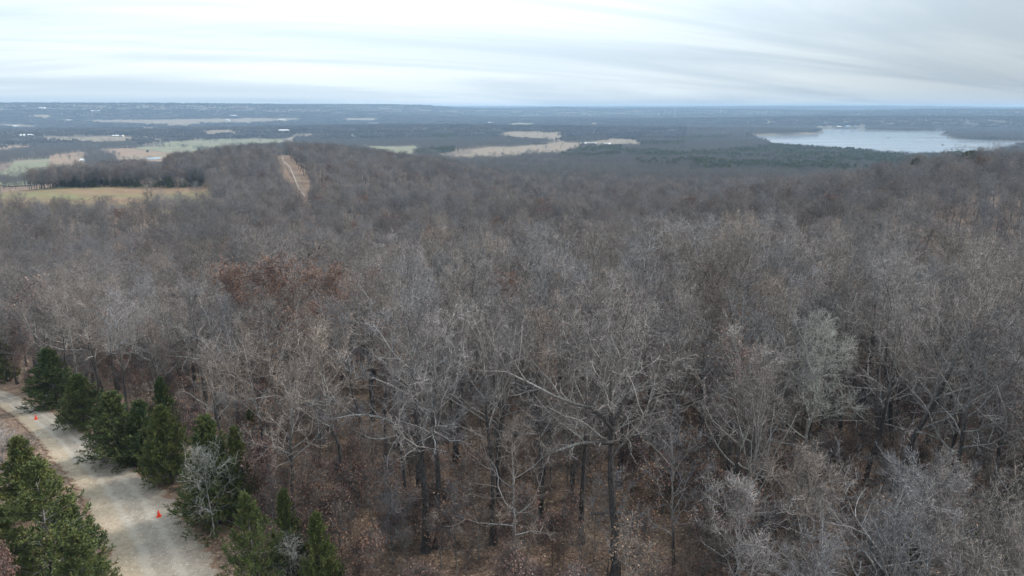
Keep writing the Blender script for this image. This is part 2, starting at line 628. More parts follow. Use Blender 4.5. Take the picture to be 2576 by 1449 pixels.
def water(nt, b):
    p = pos(nt)
    b.inputs['IOR'].default_value = 1.33
    b.inputs['Specular IOR Level'].default_value = 0.5
    bp = nt.n('ShaderNodeBump')
    bp.inputs['Strength'].default_value = 0.10
    bp.inputs['Distance'].default_value = 1.0
    nt.set(bp.inputs['Height'], nt.noise(nt.mapping(p, (0.25, 1, 1)), 0.06, 5, 0.6))
    nt.t.links.new(bp.outputs[0], b.inputs['Normal'])
    nt.set(b.inputs['Roughness'], nt.mrange(nt.noise(nt.mapping(p, (.2, 1, 1)), 0.012, 3), .4, .6, 0.10, 0.18))
    return (0.16, 0.185, 0.205)


M_WATER = mat('lake_water', water)
M_SHORE = mat('shore_mud', lambda nt, b: nt.mix(nt.noise(pos(nt), .1), (.22, .15, .11), (.30, .22, .16)))


def flat(name, c, rough=0.6, metal=0.0, var=0.15, scale=0.8):
    def f(nt, b):
        b.inputs['Metallic'].default_value = metal
        n = nt.noise(ocoord(nt), scale, 4)
        return nt.mix(nt.mrange(n, .35, .68), c, tuple(x * (1 - var) for x in c))
    return mat(name, f, rough)


M_ORANGE = flat('orange_plastic', (0.85, 0.062, 0.022), 0.45, 0, 0.12, 6)
M_ORANGE_D = flat('dull_orange_rubber', (0.70, 0.05, 0.02), 0.6, 0, 0.2, 6)
M_WHITE = flat('white_metal_sheet', (0.80, 0.80, 0.80), 0.4)
M_ROOFGREY = flat('grey_shingles', (0.24, 0.245, 0.26), 0.85)
M_ROOFTEAL = flat('pale_green_metal', (0.48, 0.55, 0.54), 0.5)
M_ROOFBROWN = flat('brown_shingles', (0.19, 0.14, 0.115), 0.85)
M_ROOFBLUE = flat('blue_metal', (0.20, 0.36, 0.50), 0.5)
M_WALLCREAM = flat('cream_siding', (0.62, 0.56, 0.46), 0.8)
M_WALLGREY = flat('grey_siding', (0.38, 0.39, 0.41), 0.8)
M_WALLBRICK = flat('brown_brick', (0.33, 0.20, 0.15), 0.9)
M_WALLDARK = flat('dark_steel_blue', (0.20, 0.23, 0.28), 0.6)  # one even dark blue-grey for barn walls and doors
M_GLASS = flat('dark_glass', (0.03, 0.035, 0.045), 0.1)
M_STEEL = flat('galvanised_steel', (0.42, 0.44, 0.46), 0.5, 0.3)
M_WOODDECK = flat('weathered_planks', (0.38, 0.30, 0.235), 0.85)
M_HULL = flat('dark_boat_hull', (0.06, 0.06, 0.07), 0.4)

# ---------------------------------------------------------------- ground, far hills, fields, lake, road
az_f = np.radians(np.concatenate([np.arange(-62, 62.01, 0.62), np.arange(66, 298, 4.0)]))
rad = [0.0] + list(7 * 1.031 ** np.arange(0, 277))
rad = np.array([r for r in rad if r < 14800] + [15200.0])
nA, nR = len(az_f), len(rad)
AA, RR = np.meshgrid(az_f, rad[1:], indexing='xy')
gx, gy = RR * np.sin(AA), RR * np.cos(AA)
gz = height(gx, gy)
V = np.concatenate([[[0, 0, 0]], np.stack([gx, gy, gz], -1).reshape(-1, 3)])
q = []
idx = 1 + np.arange((nR - 1) * nA).reshape(nR - 1, nA)
a = idx[:-1]
bq = idx[1:]
an, bn = np.roll(a, -1, 1), np.roll(bq, -1, 1)
T = np.concatenate([np.stack([a, bn, bq], -1).reshape(-1, 3), np.stack([a, an, bn], -1).reshape(-1, 3),
                    np.stack([np.zeros(nA, int), np.roll(idx[0], -1), idx[0]], -1)])
T = T[:, ::-1]
g_ob = link(bpy.data.objects.new('ground', raw_mesh('ground', V, T, [M_FLOOR], None, True)))
tag(g_ob, 'rolling wooded ground covered with brown fallen leaves', kind='structure')


def c1(pts):  # crops used while surveying: three strips along the horizon
    return [(x * .2499, 240.3 + y * .2499) for x, y in pts]


def c2(pts):
    return [(643.7 + x * .2499, 240.3 + y * .2499) for x, y in pts]


def c3(pts):
    return [(1287.5 + x * .2499, 240.3 + y * .2499) for x, y in pts]


def c4(pts):
    return [(1931.2 + x * .2499, 240.3 + y * .2499) for x, y in pts]


FIELDS = [
    ('reddish and green winter pasture below the dark tree line', M_FIELD_NEAR, c1([(-150, 945), (700, 925), (1430, 922), (1700, 905), (2100, 925), (2160, 965), (2040, 1005), (1500, 1040), (1100, 1065), (600, 1060), (200, 1050), (-150, 1040)]), 0.35),
    ('tan field beside the white pond', M_FIELD_RED, c1([(970, 545), (1560, 525), (2020, 540), (2060, 600), (1700, 650), (1180, 665), (1130, 600)]), 0.7),
    ('mixed green and brown field below the pond', M_FIELD_GREEN, c1([(150, 655), (560, 645), (840, 645), (880, 700), (640, 790), (100, 830), (-40, 800), (-40, 730)]), 0.8),
    ('narrow tan strip field between two hedgerows', M_FIELD_RED, c1([(490, 610), (850, 572), (900, 600), (840, 640), (500, 645)]), 0.8),
    ('brown field at the edge of the valley', M_FIELD_RED, c1([(-60, 512), (420, 503), (280, 525), (100, 560), (-60, 555)]), 0.7),
    ('long tan field with a pale track along its far side', M_FIELD_TAN, c1([(330, 412), (760, 420), (1200, 413), (1420, 436), (1340, 475), (830, 475), (700, 445), (480, 440)]), 0.8),
    ('green meadow strip dotted with bare trees', M_FIELD_GREEN, c1([(1340, 500), (1700, 470), (2000, 452), (2576, 440), (3060, 445), (3000, 480), (2576, 490), (2080, 550), (1900, 530)]), 0.7),
    ('far broad tan field under the blue ridge', M_FIELD_TAN, c1([(850, 254), (1450, 250), (2576, 232), (3050, 234), (3040, 243), (2576, 268), (2050, 275), (1900, 306), (1700, 294), (1400, 276), (1050, 272)]), 1.0),
    ('thin pale field strip near the two far barns', M_FIELD_TAN, c1([(-40, 285), (260, 300), (430, 303), (400, 320), (-40, 300)]), 1.0),
    ('small pale clearing among blue woods', M_FIELD_TAN, c1([(1380, 330), (1530, 318), (1640, 332), (1500, 347)]), 1.0),
    ('pale strip field beyond the meadow trees', M_FIELD_TAN, c1([(2030, 360), (2400, 348), (2440, 382), (2060, 384)]), 1.0),
    ('flat green field with one round bare tree', M_FIELD_GREEN, c2([(1060, 520), (1600, 517), (1680, 520), (1615, 545), (1600, 605), (1400, 600), (1150, 580)]), 0.7),
    ('wide pale pasture with grazing dots below the wood', M_FIELD_TAN, c2([(1780, 592), (2060, 553), (2300, 523), (2576, 528), (2830, 505), (3030, 478), (3266, 482), (3266, 530), (3080, 585), (2800, 585), (2620, 615), (2030, 645)]), 0.7),
    ('tan field with scattered bare trees near the long barn', M_FIELD_TAN, c3([(-170, 385), (0, 368), (330, 378), (530, 373), (525, 462), (330, 440), (0, 430), (-100, 410)]), 0.8),
    ('thin straw field behind the long barn', M_FIELD_TAN, c3([(450, 474), (880, 463), (950, 443), (1250, 443), (1310, 497), (850, 502), (840, 487)]), 0.8),
    ('narrow far field at the foot of the knoll', M_FIELD_TAN, c2([(860, 235), (1230, 231), (1250, 246), (880, 249)]), 1.0),
    ('pale track strip through far woods', M_FIELD_TAN, c2([(280, 405), (600, 380), (620, 392), (340, 432)]), 1.0),
    ('pale hillside clearing in the blue woods', M_FIELD_GREEN, c3([(-60, 290), (60, 277), (270, 290), (200, 302), (0, 302)]), 1.0),
    ('small tan clearing beyond the lake woods', M_FIELD_TAN, c4([(250, 190), (420, 188), (410, 202), (280, 204)]), 1.0),
    ('small pinkish clearing on the middle slope', M_FIELD_TAN, c3([(770, 280), (850, 282), (890, 308), (800, 305)]), 1.0),
    ('faint far clearing under the high ridge', M_FIELD_TAN, c1([(290, 200), (540, 200), (540, 214), (300, 214)]), 1.2),
]
KEEP_OFF = []     # polygons in the survey where no tree stands


def drape(name, poly, material, dz0, label, nu=150, nv=48, kind='structure', plane_z=None, extra_off=15.0):
    """a sheet lying on the land inside the outline; near edge carried towards the viewer by about one tree height"""
    poly = np.array(poly, float)
    poly0 = poly.copy()
    W = np.array([ground_at(x, y, plane_z) for x, y in poly])
    dist = np.hypot(W[:, 0], W[:, 1])
    cyy = poly[:, 1].mean()
    if extra_off:
        low = poly[:, 1] > cyy
        for i in np.where(low)[0]:
            poly[i, 1] += extra_off * F2 / dist[i]
        W2 = np.array([ground_at(x, y, plane_z) for x, y in poly])
        near_hit = np.hypot(W2[:, 0], W2[:, 1]) < 0.72 * dist      # ran onto the slope of a nearer hill
        W = np.where(near_hit[:, None], W, W2)
        dist = np.hypot(W[:, 0], W[:, 1])
    KEEP_OFF.append((poly if extra_off == 0 else poly0, dist.min(), dist.max()))
    azs = np.arctan2(W[:, 0], W[:, 1])
    A = np.linspace(azs.min(), azs.max(), nu + 1)
    D = np.exp(np.linspace(np.log(dist.min()), np.log(dist.max()), nv + 1))
    pol = np.stack([azs, np.log(dist)], 1)
    ac, dc = np.meshgrid(0.5 * (A[1:] + A[:-1]), 0.5 * (np.log(D[1:]) + np.log(D[:-1])), indexing='ij')
    jit = 0.35 * (A[1] - A[0])
    wa, wd = 0.035 * (A[-1] - A[0]), 0.05 * np.log(D[-1] / D[0])
    if plane_z is not None or extra_off == 0:
        wa = wd = 0.0
    keep = in_poly(ac + rng.normal(0, jit, ac.shape) + wa * vnoise(ac / (4 * wa + 1e-9), dc / (4 * wd + 1e-9), 40), dc + wd * vnoise(ac / (3 * wa + 1e-9), dc / (5 * wd + 1e-9), 41), pol)
    am, dm = np.meshgrid(A, D, indexing='ij')
    x, y = dm * np.sin(am), dm * np.cos(am)
    z = (height(x, y) if plane_z is None else np.full(x.shape, plane_z)) + dz0
    V = np.stack([x, y, z], -1).reshape(-1, 3)
    ii, jj = np.where(keep)
    s = nv + 1
    v0 = ii * s + jj
    Tt = np.concatenate([np.stack([v0, v0 + s, v0 + s + 1], 1), np.stack([v0, v0 + s + 1, v0 + 1], 1)])[:, ::-1]
    used, inv = np.unique(Tt, return_inverse=True)
    o = link(bpy.data.objects.new(name, raw_mesh(name, V[used], inv.reshape(-1, 3), [material], None, True)))
    tag(o, label, kind=kind)
    return o


for i, (lab, mt, poly, off) in enumerate(FIELDS):
    drape('field', poly, mt, off + 0.11 * i, lab)
    if i:
        KEEP_OFF[-1] = (KEEP_OFF[-1][0], max(640, KEEP_OFF[-1][1]), KEEP_OFF[-1][2])

# lake: level water; the outline follows bays and the wooded spit
drape('lake', LAKE, M_WATER, 0.0, 'pale grey lake with bays behind the woods', 260, 90, plane_z=LAKE_Z, extra_off=0)
POND = c1([(1460, 637), (1500, 630), (1610, 625), (1632, 631), (1590, 648), (1500, 652)])
drape('pond', POND, M_WATER, 1.2, 'bright white farm pond in the tan field', 60, 30, extra_off=0)
POND2 = c1([(1408, 641), (1450, 636), (1458, 642), (1420, 648)])
KEEP_OFF[-1] = (KEEP_OFF[-1][0], 610, KEEP_OFF[-1][2])
drape('pond', POND2, M_WATER, 1.2, 'tiny bright pond just beside the larger pond', 30, 16, extra_off=0)

KEEP_OFF[-1] = (np.array([(348, 393), (422, 393), (420, 404), (350, 404)]), 610, KEEP_OFF[-1][2])

# the reddish cut with its pale track, climbing the wooded hill
CUT = [(708, 383), (716, 402), (728, 404), (742, 420), (758, 455), (773, 482), (786, 506), (766, 506), (750, 480), (738, 452), (722, 425), (706, 400)]
drape('path', CUT, M_CUT, 0.30, 'reddish cleared strip climbing the wooded hill', 50, 90, extra_off=0)


def ribbon(name, pts, widths, material, dz0, label, jitter=0.0, sub=10, cols=3):
    """a strip with an across coordinate, following the land"""
    pts = np.array(pts, float)
    n = len(pts)
    t = np.linspace(0, n - 1, (n - 1) * sub + 1)
    # catmull-rom
    def cr(a):
        i = np.clip(t.astype(int), 0, n - 2)
        f = (t - i)[:, None]
        p0, p1, p2, p3 = a[np.maximum(i - 1, 0)], a[i], a[i + 1], a[np.minimum(i + 2, n - 1)]
        return 0.5 * ((2 * p1) + (-p0 + p2) * f + (2 * p0 - 5 * p1 + 4 * p2 - p3) * f ** 2 + (-p0 + 3 * p1 - 3 * p2 + p3) * f ** 3)
    L = cr(np.asarray(pts))
    Wd = np.interp(t, np.arange(n), widths)
    tg = nrm(np.gradient(L, axis=0))
    nv = np.stack([tg[:, 1], -tg[:, 0]], 1)
    u = np.linspace(-1, 1, cols)
    jl = rng.normal(0, jitter, len(L))
    jr = rng.normal(0, jitter, len(L))
    half = 0.5 * Wd[:, None] + np.where(u[None] < 0, jl[:, None], jr[:, None]) * np.abs(u[None]) ** 3
    X = L[:, None, 0] + nv[:, None, 0] * u[None] * half
    Y = L[:, None, 1] + nv[:, None, 1] * u[None] * half
    Z = height(X, Y) + dz0
    V = np.stack([X, Y, Z], -1).reshape(-1, 3)
    r, c = np.meshgrid(np.arange(len(L) - 1), np.arange(cols - 1), indexing='ij')
    v0 = (r * cols + c).ravel()
    Tt = np.concatenate([np.stack([v0, v0 + 1, v0 + cols + 1], 1), np.stack([v0, v0 + cols + 1, v0 + cols], 1)])
    nz = np.cross(V[Tt[:, 1]] - V[Tt[:, 0]], V[Tt[:, 2]] - V[Tt[:, 0]])[:, 2].mean()
    if nz < 0:
        Tt = Tt[:, ::-1]
    A = np.broadcast_to(u[None], X.shape).ravel()
    o = link(bpy.data.objects.new(name, raw_mesh(name, V, Tt, [material], None, True, {'across': A})))
    tag(o, label, kind='structure')
    return o, L


tr = [ground_at(x, y)[:2] for x, y in [(704, 384), (710, 396), (716, 408), (728, 421), (735, 436), (743, 455), (752, 476), (768, 496)]]
ribbon('track', tr, [0.8] * len(tr), M_TRACK, 0.45, 'pale dirt track line up the reddish cut')
KEEP_OFF.append((np.array([(700, 380), (728, 394), (762, 440), (788, 490), (786, 500), (752, 500), (722, 455), (696, 400)]), 300, 625))

# gravel road, edges surveyed on level ground
RE = [(620, 1600), (546, 1446), (500, 1362), (460, 1300), (393, 1222), (283, 1153), (233, 1106), (187, 1073), (83, 1023), (0, 984), (-120, 940)]
LE = [(330, 1600), (285, 1446), (255, 1362), (228, 1300), (185, 1222), (128, 1146), (92, 1102), (60, 1070), (12, 1030), (-60, 1003), (-190, 962)]
rp = np.array([ground_at(*p)[:2] for p in RE])
lp = np.array([ground_at(*p)[:2] for p in LE])
rp = np.concatenate([[rp[0] + (rp[0] - rp[1]) * 1.2], rp])
lp = np.concatenate([[lp[0] + (lp[0] - lp[1]) * 1.2], lp])


def smooth_line(a, sub=14):
    n = len(a)
    t = np.linspace(0, n - 1, (n - 1) * sub + 1)
    i = np.clip(t.astype(int), 0, n - 2)
    f = (t - i)[:, None]
    p0, p1, p2, p3 = a[np.maximum(i - 1, 0)], a[i], a[i + 1], a[np.minimum(i + 2, n - 1)]
    return 0.5 * ((2 * p1) + (-p0 + p2) * f + (2 * p0 - 5 * p1 + 4 * p2 - p3) * f ** 2 + (-p0 + 3 * p1 - 3 * p2 + p3) * f ** 3)


rp, lp = smooth_line(rp), smooth_line(lp)
outw = nrm(rp - lp)
rp = rp + outw * (0.45 + rng.normal(0, .18, (len(rp), 1)))
lp = lp - outw * (0.25 + rng.normal(0, .18, (len(lp), 1)))
u = np.linspace(0, 1, 13)
XY = lp[:, None] * (1 - u[None, :, None]) + rp[:, None] * u[None, :, None]
Vr = np.concatenate([XY, (height(XY[..., 0], XY[..., 1]) + 0.05)[..., None]], -1).reshape(-1, 3)
rr_, cc_ = np.meshgrid(np.arange(len(rp) - 1), np.arange(12), indexing='ij')
v0 = (rr_ * 13 + cc_).ravel()
Tr = np.concatenate([np.stack([v0, v0 + 1, v0 + 14], 1), np.stack([v0, v0 + 14, v0 + 13], 1)])
if np.cross(Vr[Tr[:, 1]] - Vr[Tr[:, 0]], Vr[Tr[:, 2]] - Vr[Tr[:, 0]])[:, 2].mean() < 0:
    Tr = Tr[:, ::-1]
road = link(bpy.data.objects.new('road', raw_mesh('road', Vr, Tr, [M_ROAD], None, True, {'across': np.tile(u * 2 - 1, len(rp))})))
tag(road, 'curving gravel road with tan and grey surface', kind='structure')
ROADL = 0.5 * (rp + lp)
wid = np.linalg.norm(rp - lp, axis=1)
ROADW = 6.6
print('road width', wid)

# ---------------------------------------------------------------- tree models
def grow(seed, H, r0, counts, fat=1.0, crown=1.0, t_lo=0.34, ang=(62, 24), lod=0, trunk=None, lean=(0, 0), limb_len=0.36, wob=1.0, extra=None):
    """returns dict of accumulators: trunk, limbs (list of polylines), twigs, and twig points for leaves"""
    g = np.random.default_rng(seed)
    n1, n2, n3, n4 = counts
    K = 9 if lod else 13
    P0 = trunk if trunk is not None else trunk_line(g, H * (0.72 if lod else 0.86), K, 0.07 * wob, lean)
    R0 = trunk_rad(P0, r0)
    P1, R1 = spawn(g, P0, R0, n1, t_lo, 0.97, R(ang[0]), R(ang[1]), limb_len * crown, 8 if not lod else 5, 0.15 * wob, 0.07, 0.55, 0.22, shape=0.55, rmax=0.12)
    # limbs reach out to a rounded crown
    a_, c_, zc = 0.5 * crown * H, (0.31 if lod else 0.40) * H, (0.69 if lod else 0.60) * H
    ax = np.array([a_, a_, c_])
    o_ = (P1[:, 0] - [P0[0, -1, 0] * .6, P0[0, -1, 1] * .6, zc]) / ax
    v_ = (P1[:, -1] - P1[:, 0]) / ax
    A2, B2, C2 = (v_ ** 2).sum(1), 2 * (o_ * v_).sum(1), (o_ ** 2).sum(1) - 1
    k_ = np.where(C2 < 0, (-B2 + np.sqrt(np.maximum(B2 ** 2 - 4 * A2 * C2, 0))) / (2 * A2), 0.4)
    k_ = np.clip(k_ * g.uniform(0.80 if lod else 0.70, 0.98, len(k_)), 0.25, 4)
    P1 = P1[:, :1] + (P1 - P1[:, :1]) * k_[:, None, None]
    if extra is not None:
        for e in extra:
            e = np.asarray(e, float)
            tt = np.linspace(0, len(e) - 1, P1.shape[1])
            pl = np.stack([np.interp(tt, np.arange(len(e)), e[:, k]) for k in range(3)], 1)
            rr = np.linspace(0.42, 0.10, P1.shape[1]) * r0
            P1, R1 = np.concatenate([P1, pl[None]]), np.concatenate([R1, rr[None]])
    P2, R2 = spawn(g, P1, R1, n2, 0.35 if lod else 0.18, 1.0, R(62), R(36 if lod else 28), 0.42 if lod else 0.46, 6 if not lod else 4, 0.22 * wob, 0.03 if lod else 0.08, 0.6, 0.3, shape=0.45, rmin=0.014, rmax=0.045)
    # the leader carries branches too
    Pq, Rq = spawn(g, P0, R0, n2, 0.6, 1.0, R(62), R(34), 0.17, P2.shape[1], 0.22 * wob, 0.08, 0.5, 0.3, rmin=0.014, rmax=0.04)
    P2, R2 = np.concatenate([P2, Pq]), np.concatenate([R2, Rq])
    P3, R3 = spawn(g, P2, R2, n3, 0.12, 1.0, R(60), R(34), 0.5, 4 if not lod else 3, 0.26 * wob, 0.02 if lod else 0.07, 0.55, 0.4, shape=0.4, rmin=0.0085 * fat, rmax=0.015 * fat, lmin=0.5)
    res = {'P0': P0, 'R0': R0, 'P1': P1, 'R1': R1, 'P2': P2, 'R2': R2, 'P3': P3, 'R3': R3}
    if n4:
        P4, R4 = spawn(g, P3, R3, n4, 0.12, 1.0, R(58), R(30), 0.6, 3 if not lod else 2, 0.38 * wob, 0.05, 0.65, 0.5, shape=0.3, rmin=0.0068 * fat, rmax=0.0105 * fat, lmin=0.36)
        res['P4'], res['R4'] = P4, R4
    return res


def tree_meshes(t, name='bare_tree', limbs_apart=False, leaf=None, seed=0, mats=None):
    """trunk mesh (with limbs), crown mesh (all twigs) and optional leaf mesh"""
    mt = mats or M_BARK
    a = Acc()
    tubes(a, t['P0'], t['R0'], 8)
    limbs = []
    if limbs_apart:
        for k in range(len(t['P1'])):
            b = Acc()
            tubes(b, t['P1'][k:k + 1], t['R1'][k:k + 1], 6)
            limbs.append(b.mesh('limb', [mt]))
    else:
        tubes(a, t['P1'], t['R1'], 5)
    c = Acc()
    tubes(c, t['P2'], t['R2'], 4 if 'P4' in t else 3)
    tubes(c, t['P3'], t['R3'], 3)
    if 'P4' in t:
        tubes(c, t['P4'], t['R4'], 3)
    lm = None
    if leaf:
        g = np.random.default_rng(seed + 99)
        frac, n, size, m, patchy = leaf
        pts = (t['P4'] if 'P4' in t else t['P3'])[:, -1]
        if patchy:
            k = vnoise(pts[:, 0] * patchy + seed, pts[:, 1] * patchy + pts[:, 2] * patchy * 0.8, seed) * 0.5 + 0.5
            sel = g.random(len(pts)) < frac * np.clip((k - 0.35) * 4, 0, 1.6)
        else:
            sel = g.random(len(pts)) < frac
        l = Acc()
        leaf_cards(g, l, pts[sel], n, size, 0, 0.5, 0.08)
        lm = l.mesh('leaves', [m], False)
    return a.mesh('trunk', [mt]), limbs, c.mesh('crown', [mt]), lm


def joined(t, name, leaf=None, seed=0, sides=(6, 4, 3), mt=None):
    a = Acc()
    tubes(a, t['P0'], t['R0'], sides[0])
    tubes(a, t['P1'], t['R1'], sides[1])
    tubes(a, t['P2'], t['R2'], sides[2])
    tubes(a, t['P3'], t['R3'], 3)
    if 'P4' in t:
        tubes(a, t['P4'], t['R4'], 3)
    mats = [mt or M_BARK]
    if leaf:
        g = np.random.default_rng(seed)
        frac, n, size, m = leaf
        mats.append(m)
        pts = (t['P4'] if 'P4' in t else t['P3'])[:, -1]
        leaf_cards(g, a, pts[g.random(len(pts)) < frac], n, size, 1, 0.4, 0.12)
    return a.mesh(name, mats)


# near models: (height, appearance words, meshes)
NEAR = []
for k, (H, r0, cnt, crown, tlo, ang, words, leaf) in enumerate([
    (18.0, 0.235, (13, 8, 6, 5), 0.54, 0.44, (62, 16), 'broad grey tree', (0.05, 1, 0.11, M_TANLEAF, 0.4)),
    (19.0, 0.26, (13, 8, 6, 5), 0.52, 0.48, (56, 14), 'tall dark-trunked tree', None),
    (17.5, 0.19, (12, 8, 6, 5), 0.40, 0.42, (46, 12), 'narrow upswept tree', (0.04, 1, 0.11, M_TANLEAF, 0.4)),
    (17.0, 0.235, (13, 9, 6, 5), 0.64, 0.40, (70, 20), 'wide spreading tree', None),
    (16.0, 0.17, (12, 7, 6, 5), 0.44, 0.38, (56, 16), 'slender tan-leafed tree', (0.35, 2, 0.12, M_TANLEAF, 0.5)),
    (17.0, 0.21, (13, 8, 6, 5), 0.50, 0.42, (58, 16), 'brown-leafed tree', (0.30, 2, 0.13, M_PINKLEAF, 0.45)),
]):
    t = grow(100 + k, H, r0, cnt, 1.15, crown, tlo, ang)
    NEAR.append((H, words, tree_meshes(t, leaf=leaf, seed=k)))
RUSSET = []
for k, (H, crown) in enumerate([(15.5, 0.66), (14.5, 0.75)]):
    t = grow(140 + k, H, 0.17, (15, 8, 7, 4), 1.1, crown, 0.2, (74, 20))
    RUSSET.append((H, 'russet oak still full of red-brown dry leaves', tree_meshes(t, leaf=(0.8, 3, 0.16, M_RUSSET, 0), seed=k)))
PINK = []
for k, H in enumerate((6.0, 5.0)):
    t = grow(160 + k, H, 0.07, (10, 6, 6, 4), 1.0, 0.7, 0.15, (60, 25))
    PINK.append((H, 'small oak with dusty brown leaves', tree_meshes(t, leaf=(0.9, 3, 0.15, M_PINKLEAF, 0), seed=k)))
SAPL = []
for k, (H, lf) in enumerate([(6.5, None), (5.0, (0.5, 2, 0.13, M_RUSSET, 0)), (7.5, (0.25, 2, 0.12, M_TANLEAF, 0)), (4.2, (0.6, 2, 0.13, M_PINKLEAF, 0))]):
    t = grow(180 + k, H, 0.045, (9, 5, 5, 4), 1.0, 0.55, 0.2, (50, 25))
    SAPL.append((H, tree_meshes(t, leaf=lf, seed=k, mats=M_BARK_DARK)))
# woodland models, coarser with distance
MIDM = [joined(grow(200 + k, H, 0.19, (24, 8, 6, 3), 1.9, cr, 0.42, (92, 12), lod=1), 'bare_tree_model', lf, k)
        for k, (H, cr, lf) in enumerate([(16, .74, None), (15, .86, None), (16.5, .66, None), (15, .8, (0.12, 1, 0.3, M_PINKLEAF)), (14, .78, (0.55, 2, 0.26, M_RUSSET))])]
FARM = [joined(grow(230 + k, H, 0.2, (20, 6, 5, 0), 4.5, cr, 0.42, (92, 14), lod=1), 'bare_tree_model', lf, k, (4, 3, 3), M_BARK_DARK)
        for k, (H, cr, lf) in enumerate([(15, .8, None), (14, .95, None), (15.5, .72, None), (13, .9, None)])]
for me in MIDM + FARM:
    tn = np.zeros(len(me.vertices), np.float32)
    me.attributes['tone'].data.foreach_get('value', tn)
    me.attributes['tone'].data.foreach_set('value', tn * (0.62 if me in MIDM else 0.45))  # darker twig colour stands in for shade inside distant crowns
print('tris', [len(m.polygons) for m in (NEAR[0][2][2], RUSSET[0][2][2], SAPL[0][1][2], MIDM[0], FARM[0])])


def cedar_meshes(seed, H, Wd, n=(125, 7, 6), leafn=11, size=0.155, loose=0.0, power=0.75):
    g = np.random.default_rng(seed)
    P0 = trunk_line(g, H, 9, 0.035)
    R0 = trunk_rad(P0, 0.02 * H, 0.06)
    Pa, Ra = spawn(g, P0, R0, int(n[0] * .66), 0.03, 0.5, R(86), R(60), 1.0, 6, 0.10, 0.03, 0.4, 0.2, shape=0.0, rmax=0.05, rmin=0.012)
    P1, R1 = spawn(g, P0, R0, n[0] - int(n[0] * .66), 0.5, 0.985, R(60), R(36), 1.0, 6, 0.10 + loose * 0.05, 0.05 - loose * 0.05, 0.4, 0.2, shape=0.0, rmax=0.05, rmin=0.012)
    P1, R1 = np.concatenate([Pa, P1]), np.concatenate([Ra, R1])
    # profile: lengths follow a rounded cone
    t = (P1[:, 0, 2] / H).clip(0, 1)
    L = Wd * np.minimum(1, (t / 0.16) ** 0.5 * 0.3 + 0.7) * (1 - t) ** power + 0.12 * Wd * (1 - t) + 0.15
    lump = 1 + 0.12 * vnoise(np.arctan2(P1[:, -1, 1], P1[:, -1, 0]) * 1.6 + seed, t * 7, seed)
    L = L * lump * g.uniform(0.86, 1.02, len(L)) * np.clip(1 + loose * g.normal(0, 0.2, len(L)), .6, 1.25)
    cur = np.linalg.norm(P1[:, -1] - P1[:, 0], axis=1)
    P1 = P1[:, :1] + (P1 - P1[:, :1]) * (L / cur)[:, None, None]
    P2, R2 = spawn(g, P1, R1, n[1], 0.12, 1.0, R(50), R(28), 0.36, 4, 0.16, 0.12, 0.6, 0.3, shape=0.35, rmin=0.006, lmin=0.3)
    P3, R3 = spawn(g, P2, R2, n[2], 0.15, 1.0, R(45), R(25), 0.5, 3, 0.16, 0.10, 0.6, 0.3, shape=0.3, rmin=0.004, lmin=0.22)
    a = Acc()
    tubes(a, P0, R0, 7)
    b = Acc()
    tubes(b, P1, R1, 4)
    c = Acc()
    for PP, nn in ((P3, leafn),):
        i = g.integers(0, PP.shape[1] - 1, (len(PP), nn))
        f = g.random((len(PP), nn, 1))
        ar = np.arange(len(PP))[:, None]
        B = (PP[ar, i] * (1 - f) + PP[ar, i + 1] * f).reshape(-1, 3)
        D = nrm(PP[:, -1] - PP[:, 0])
        D = np.repeat(D, nn, 0) + g.normal(0, 0.45, (len(B), 3))
        D[:, 2] += 0.25 - 0.4 * loose
        D = nrm(D)
        S = nrm(np.cross(D, g.normal(0, 1, D.shape)))
        Ls = (size * g.uniform(0.6, 1.3, len(B)))[:, None]
        Vv = np.stack([B + S * Ls * .17, B - S * Ls * .17, B + D * Ls + S * Ls * 0.04, B + D * Ls - S * Ls * .04], 1)
        f4 = np.array([(0, 1, 3), (0, 3, 2)])
        tone = np.repeat(g.random(len(PP)), nn)
        c.add(Vv, (f4[None] + (np.arange(len(B)) * 4)[:, None, None]).reshape(-1, 3), np.repeat(tone, 4), 0)
    return a.mesh('trunk', [M_BARK]), b.mesh('branches', [M_BARK]), c.mesh('foliage', [M_CEDAR], False)


CED = [(7.0, 2.3, cedar_meshes(300, 7.0, 2.3)), (6.0, 2.4, cedar_meshes(301, 6.0, 2.4, power=0.55)), (9.0, 3.0, cedar_meshes(302, 9.0, 3.0, (125, 8, 6), 9, 0.17)),
       (9.0, 3.2, cedar_meshes(303, 9.0, 3.2, (85, 7, 6), 10, 0.17, loose=0.4, power=0.75))]


def cedar_far(seed):
    a, b, c = cedar_meshes(seed, 9.0, 2.8, (34, 5, 4), 3, 0.75, power=0.6)
    return a, c


CEDF = [cedar_far(330), cedar_far(331), cedar_far(332)]

# ---------------------------------------------------------------- things: trees of the near wood
TAKEN = []        # x, y, spacing radius of everything already planted


def plant(name, cat, label, group, meshes, x, y, s, rz, tilt=(0, 0), sz=None, z=None, part_names=('trunk', 'crown', 'leaves')):
    r = empty(name, (x, y, float(height(x, y)) - 0.05 if z is None else z), rz)
    r.rotation_euler = (tilt[0], tilt[1], rz)
    r.scale = (s, s, sz or s)
    tag(r, label, cat, group)
    tm, limbs, cm, lm = meshes
    for nm, me in [(part_names[0], tm)] + [('limb', l) for l in limbs] + [(part_names[1], cm), (part_names[2], lm)]:
        if me is not None:
            link(bpy.data.objects.new(nm, me), r)
    return r


def base_top(px, py, ty):
    p = ground_at(px, py)
    d = math.hypot(p[0], p[1])
    v = ray(px, ty)
    ztop = CAM_Z + v[2] / math.hypot(v[0], v[1]) * d
    return p, max(ztop - p[2], 1.0)


LAND = {}          # landmarks for labels


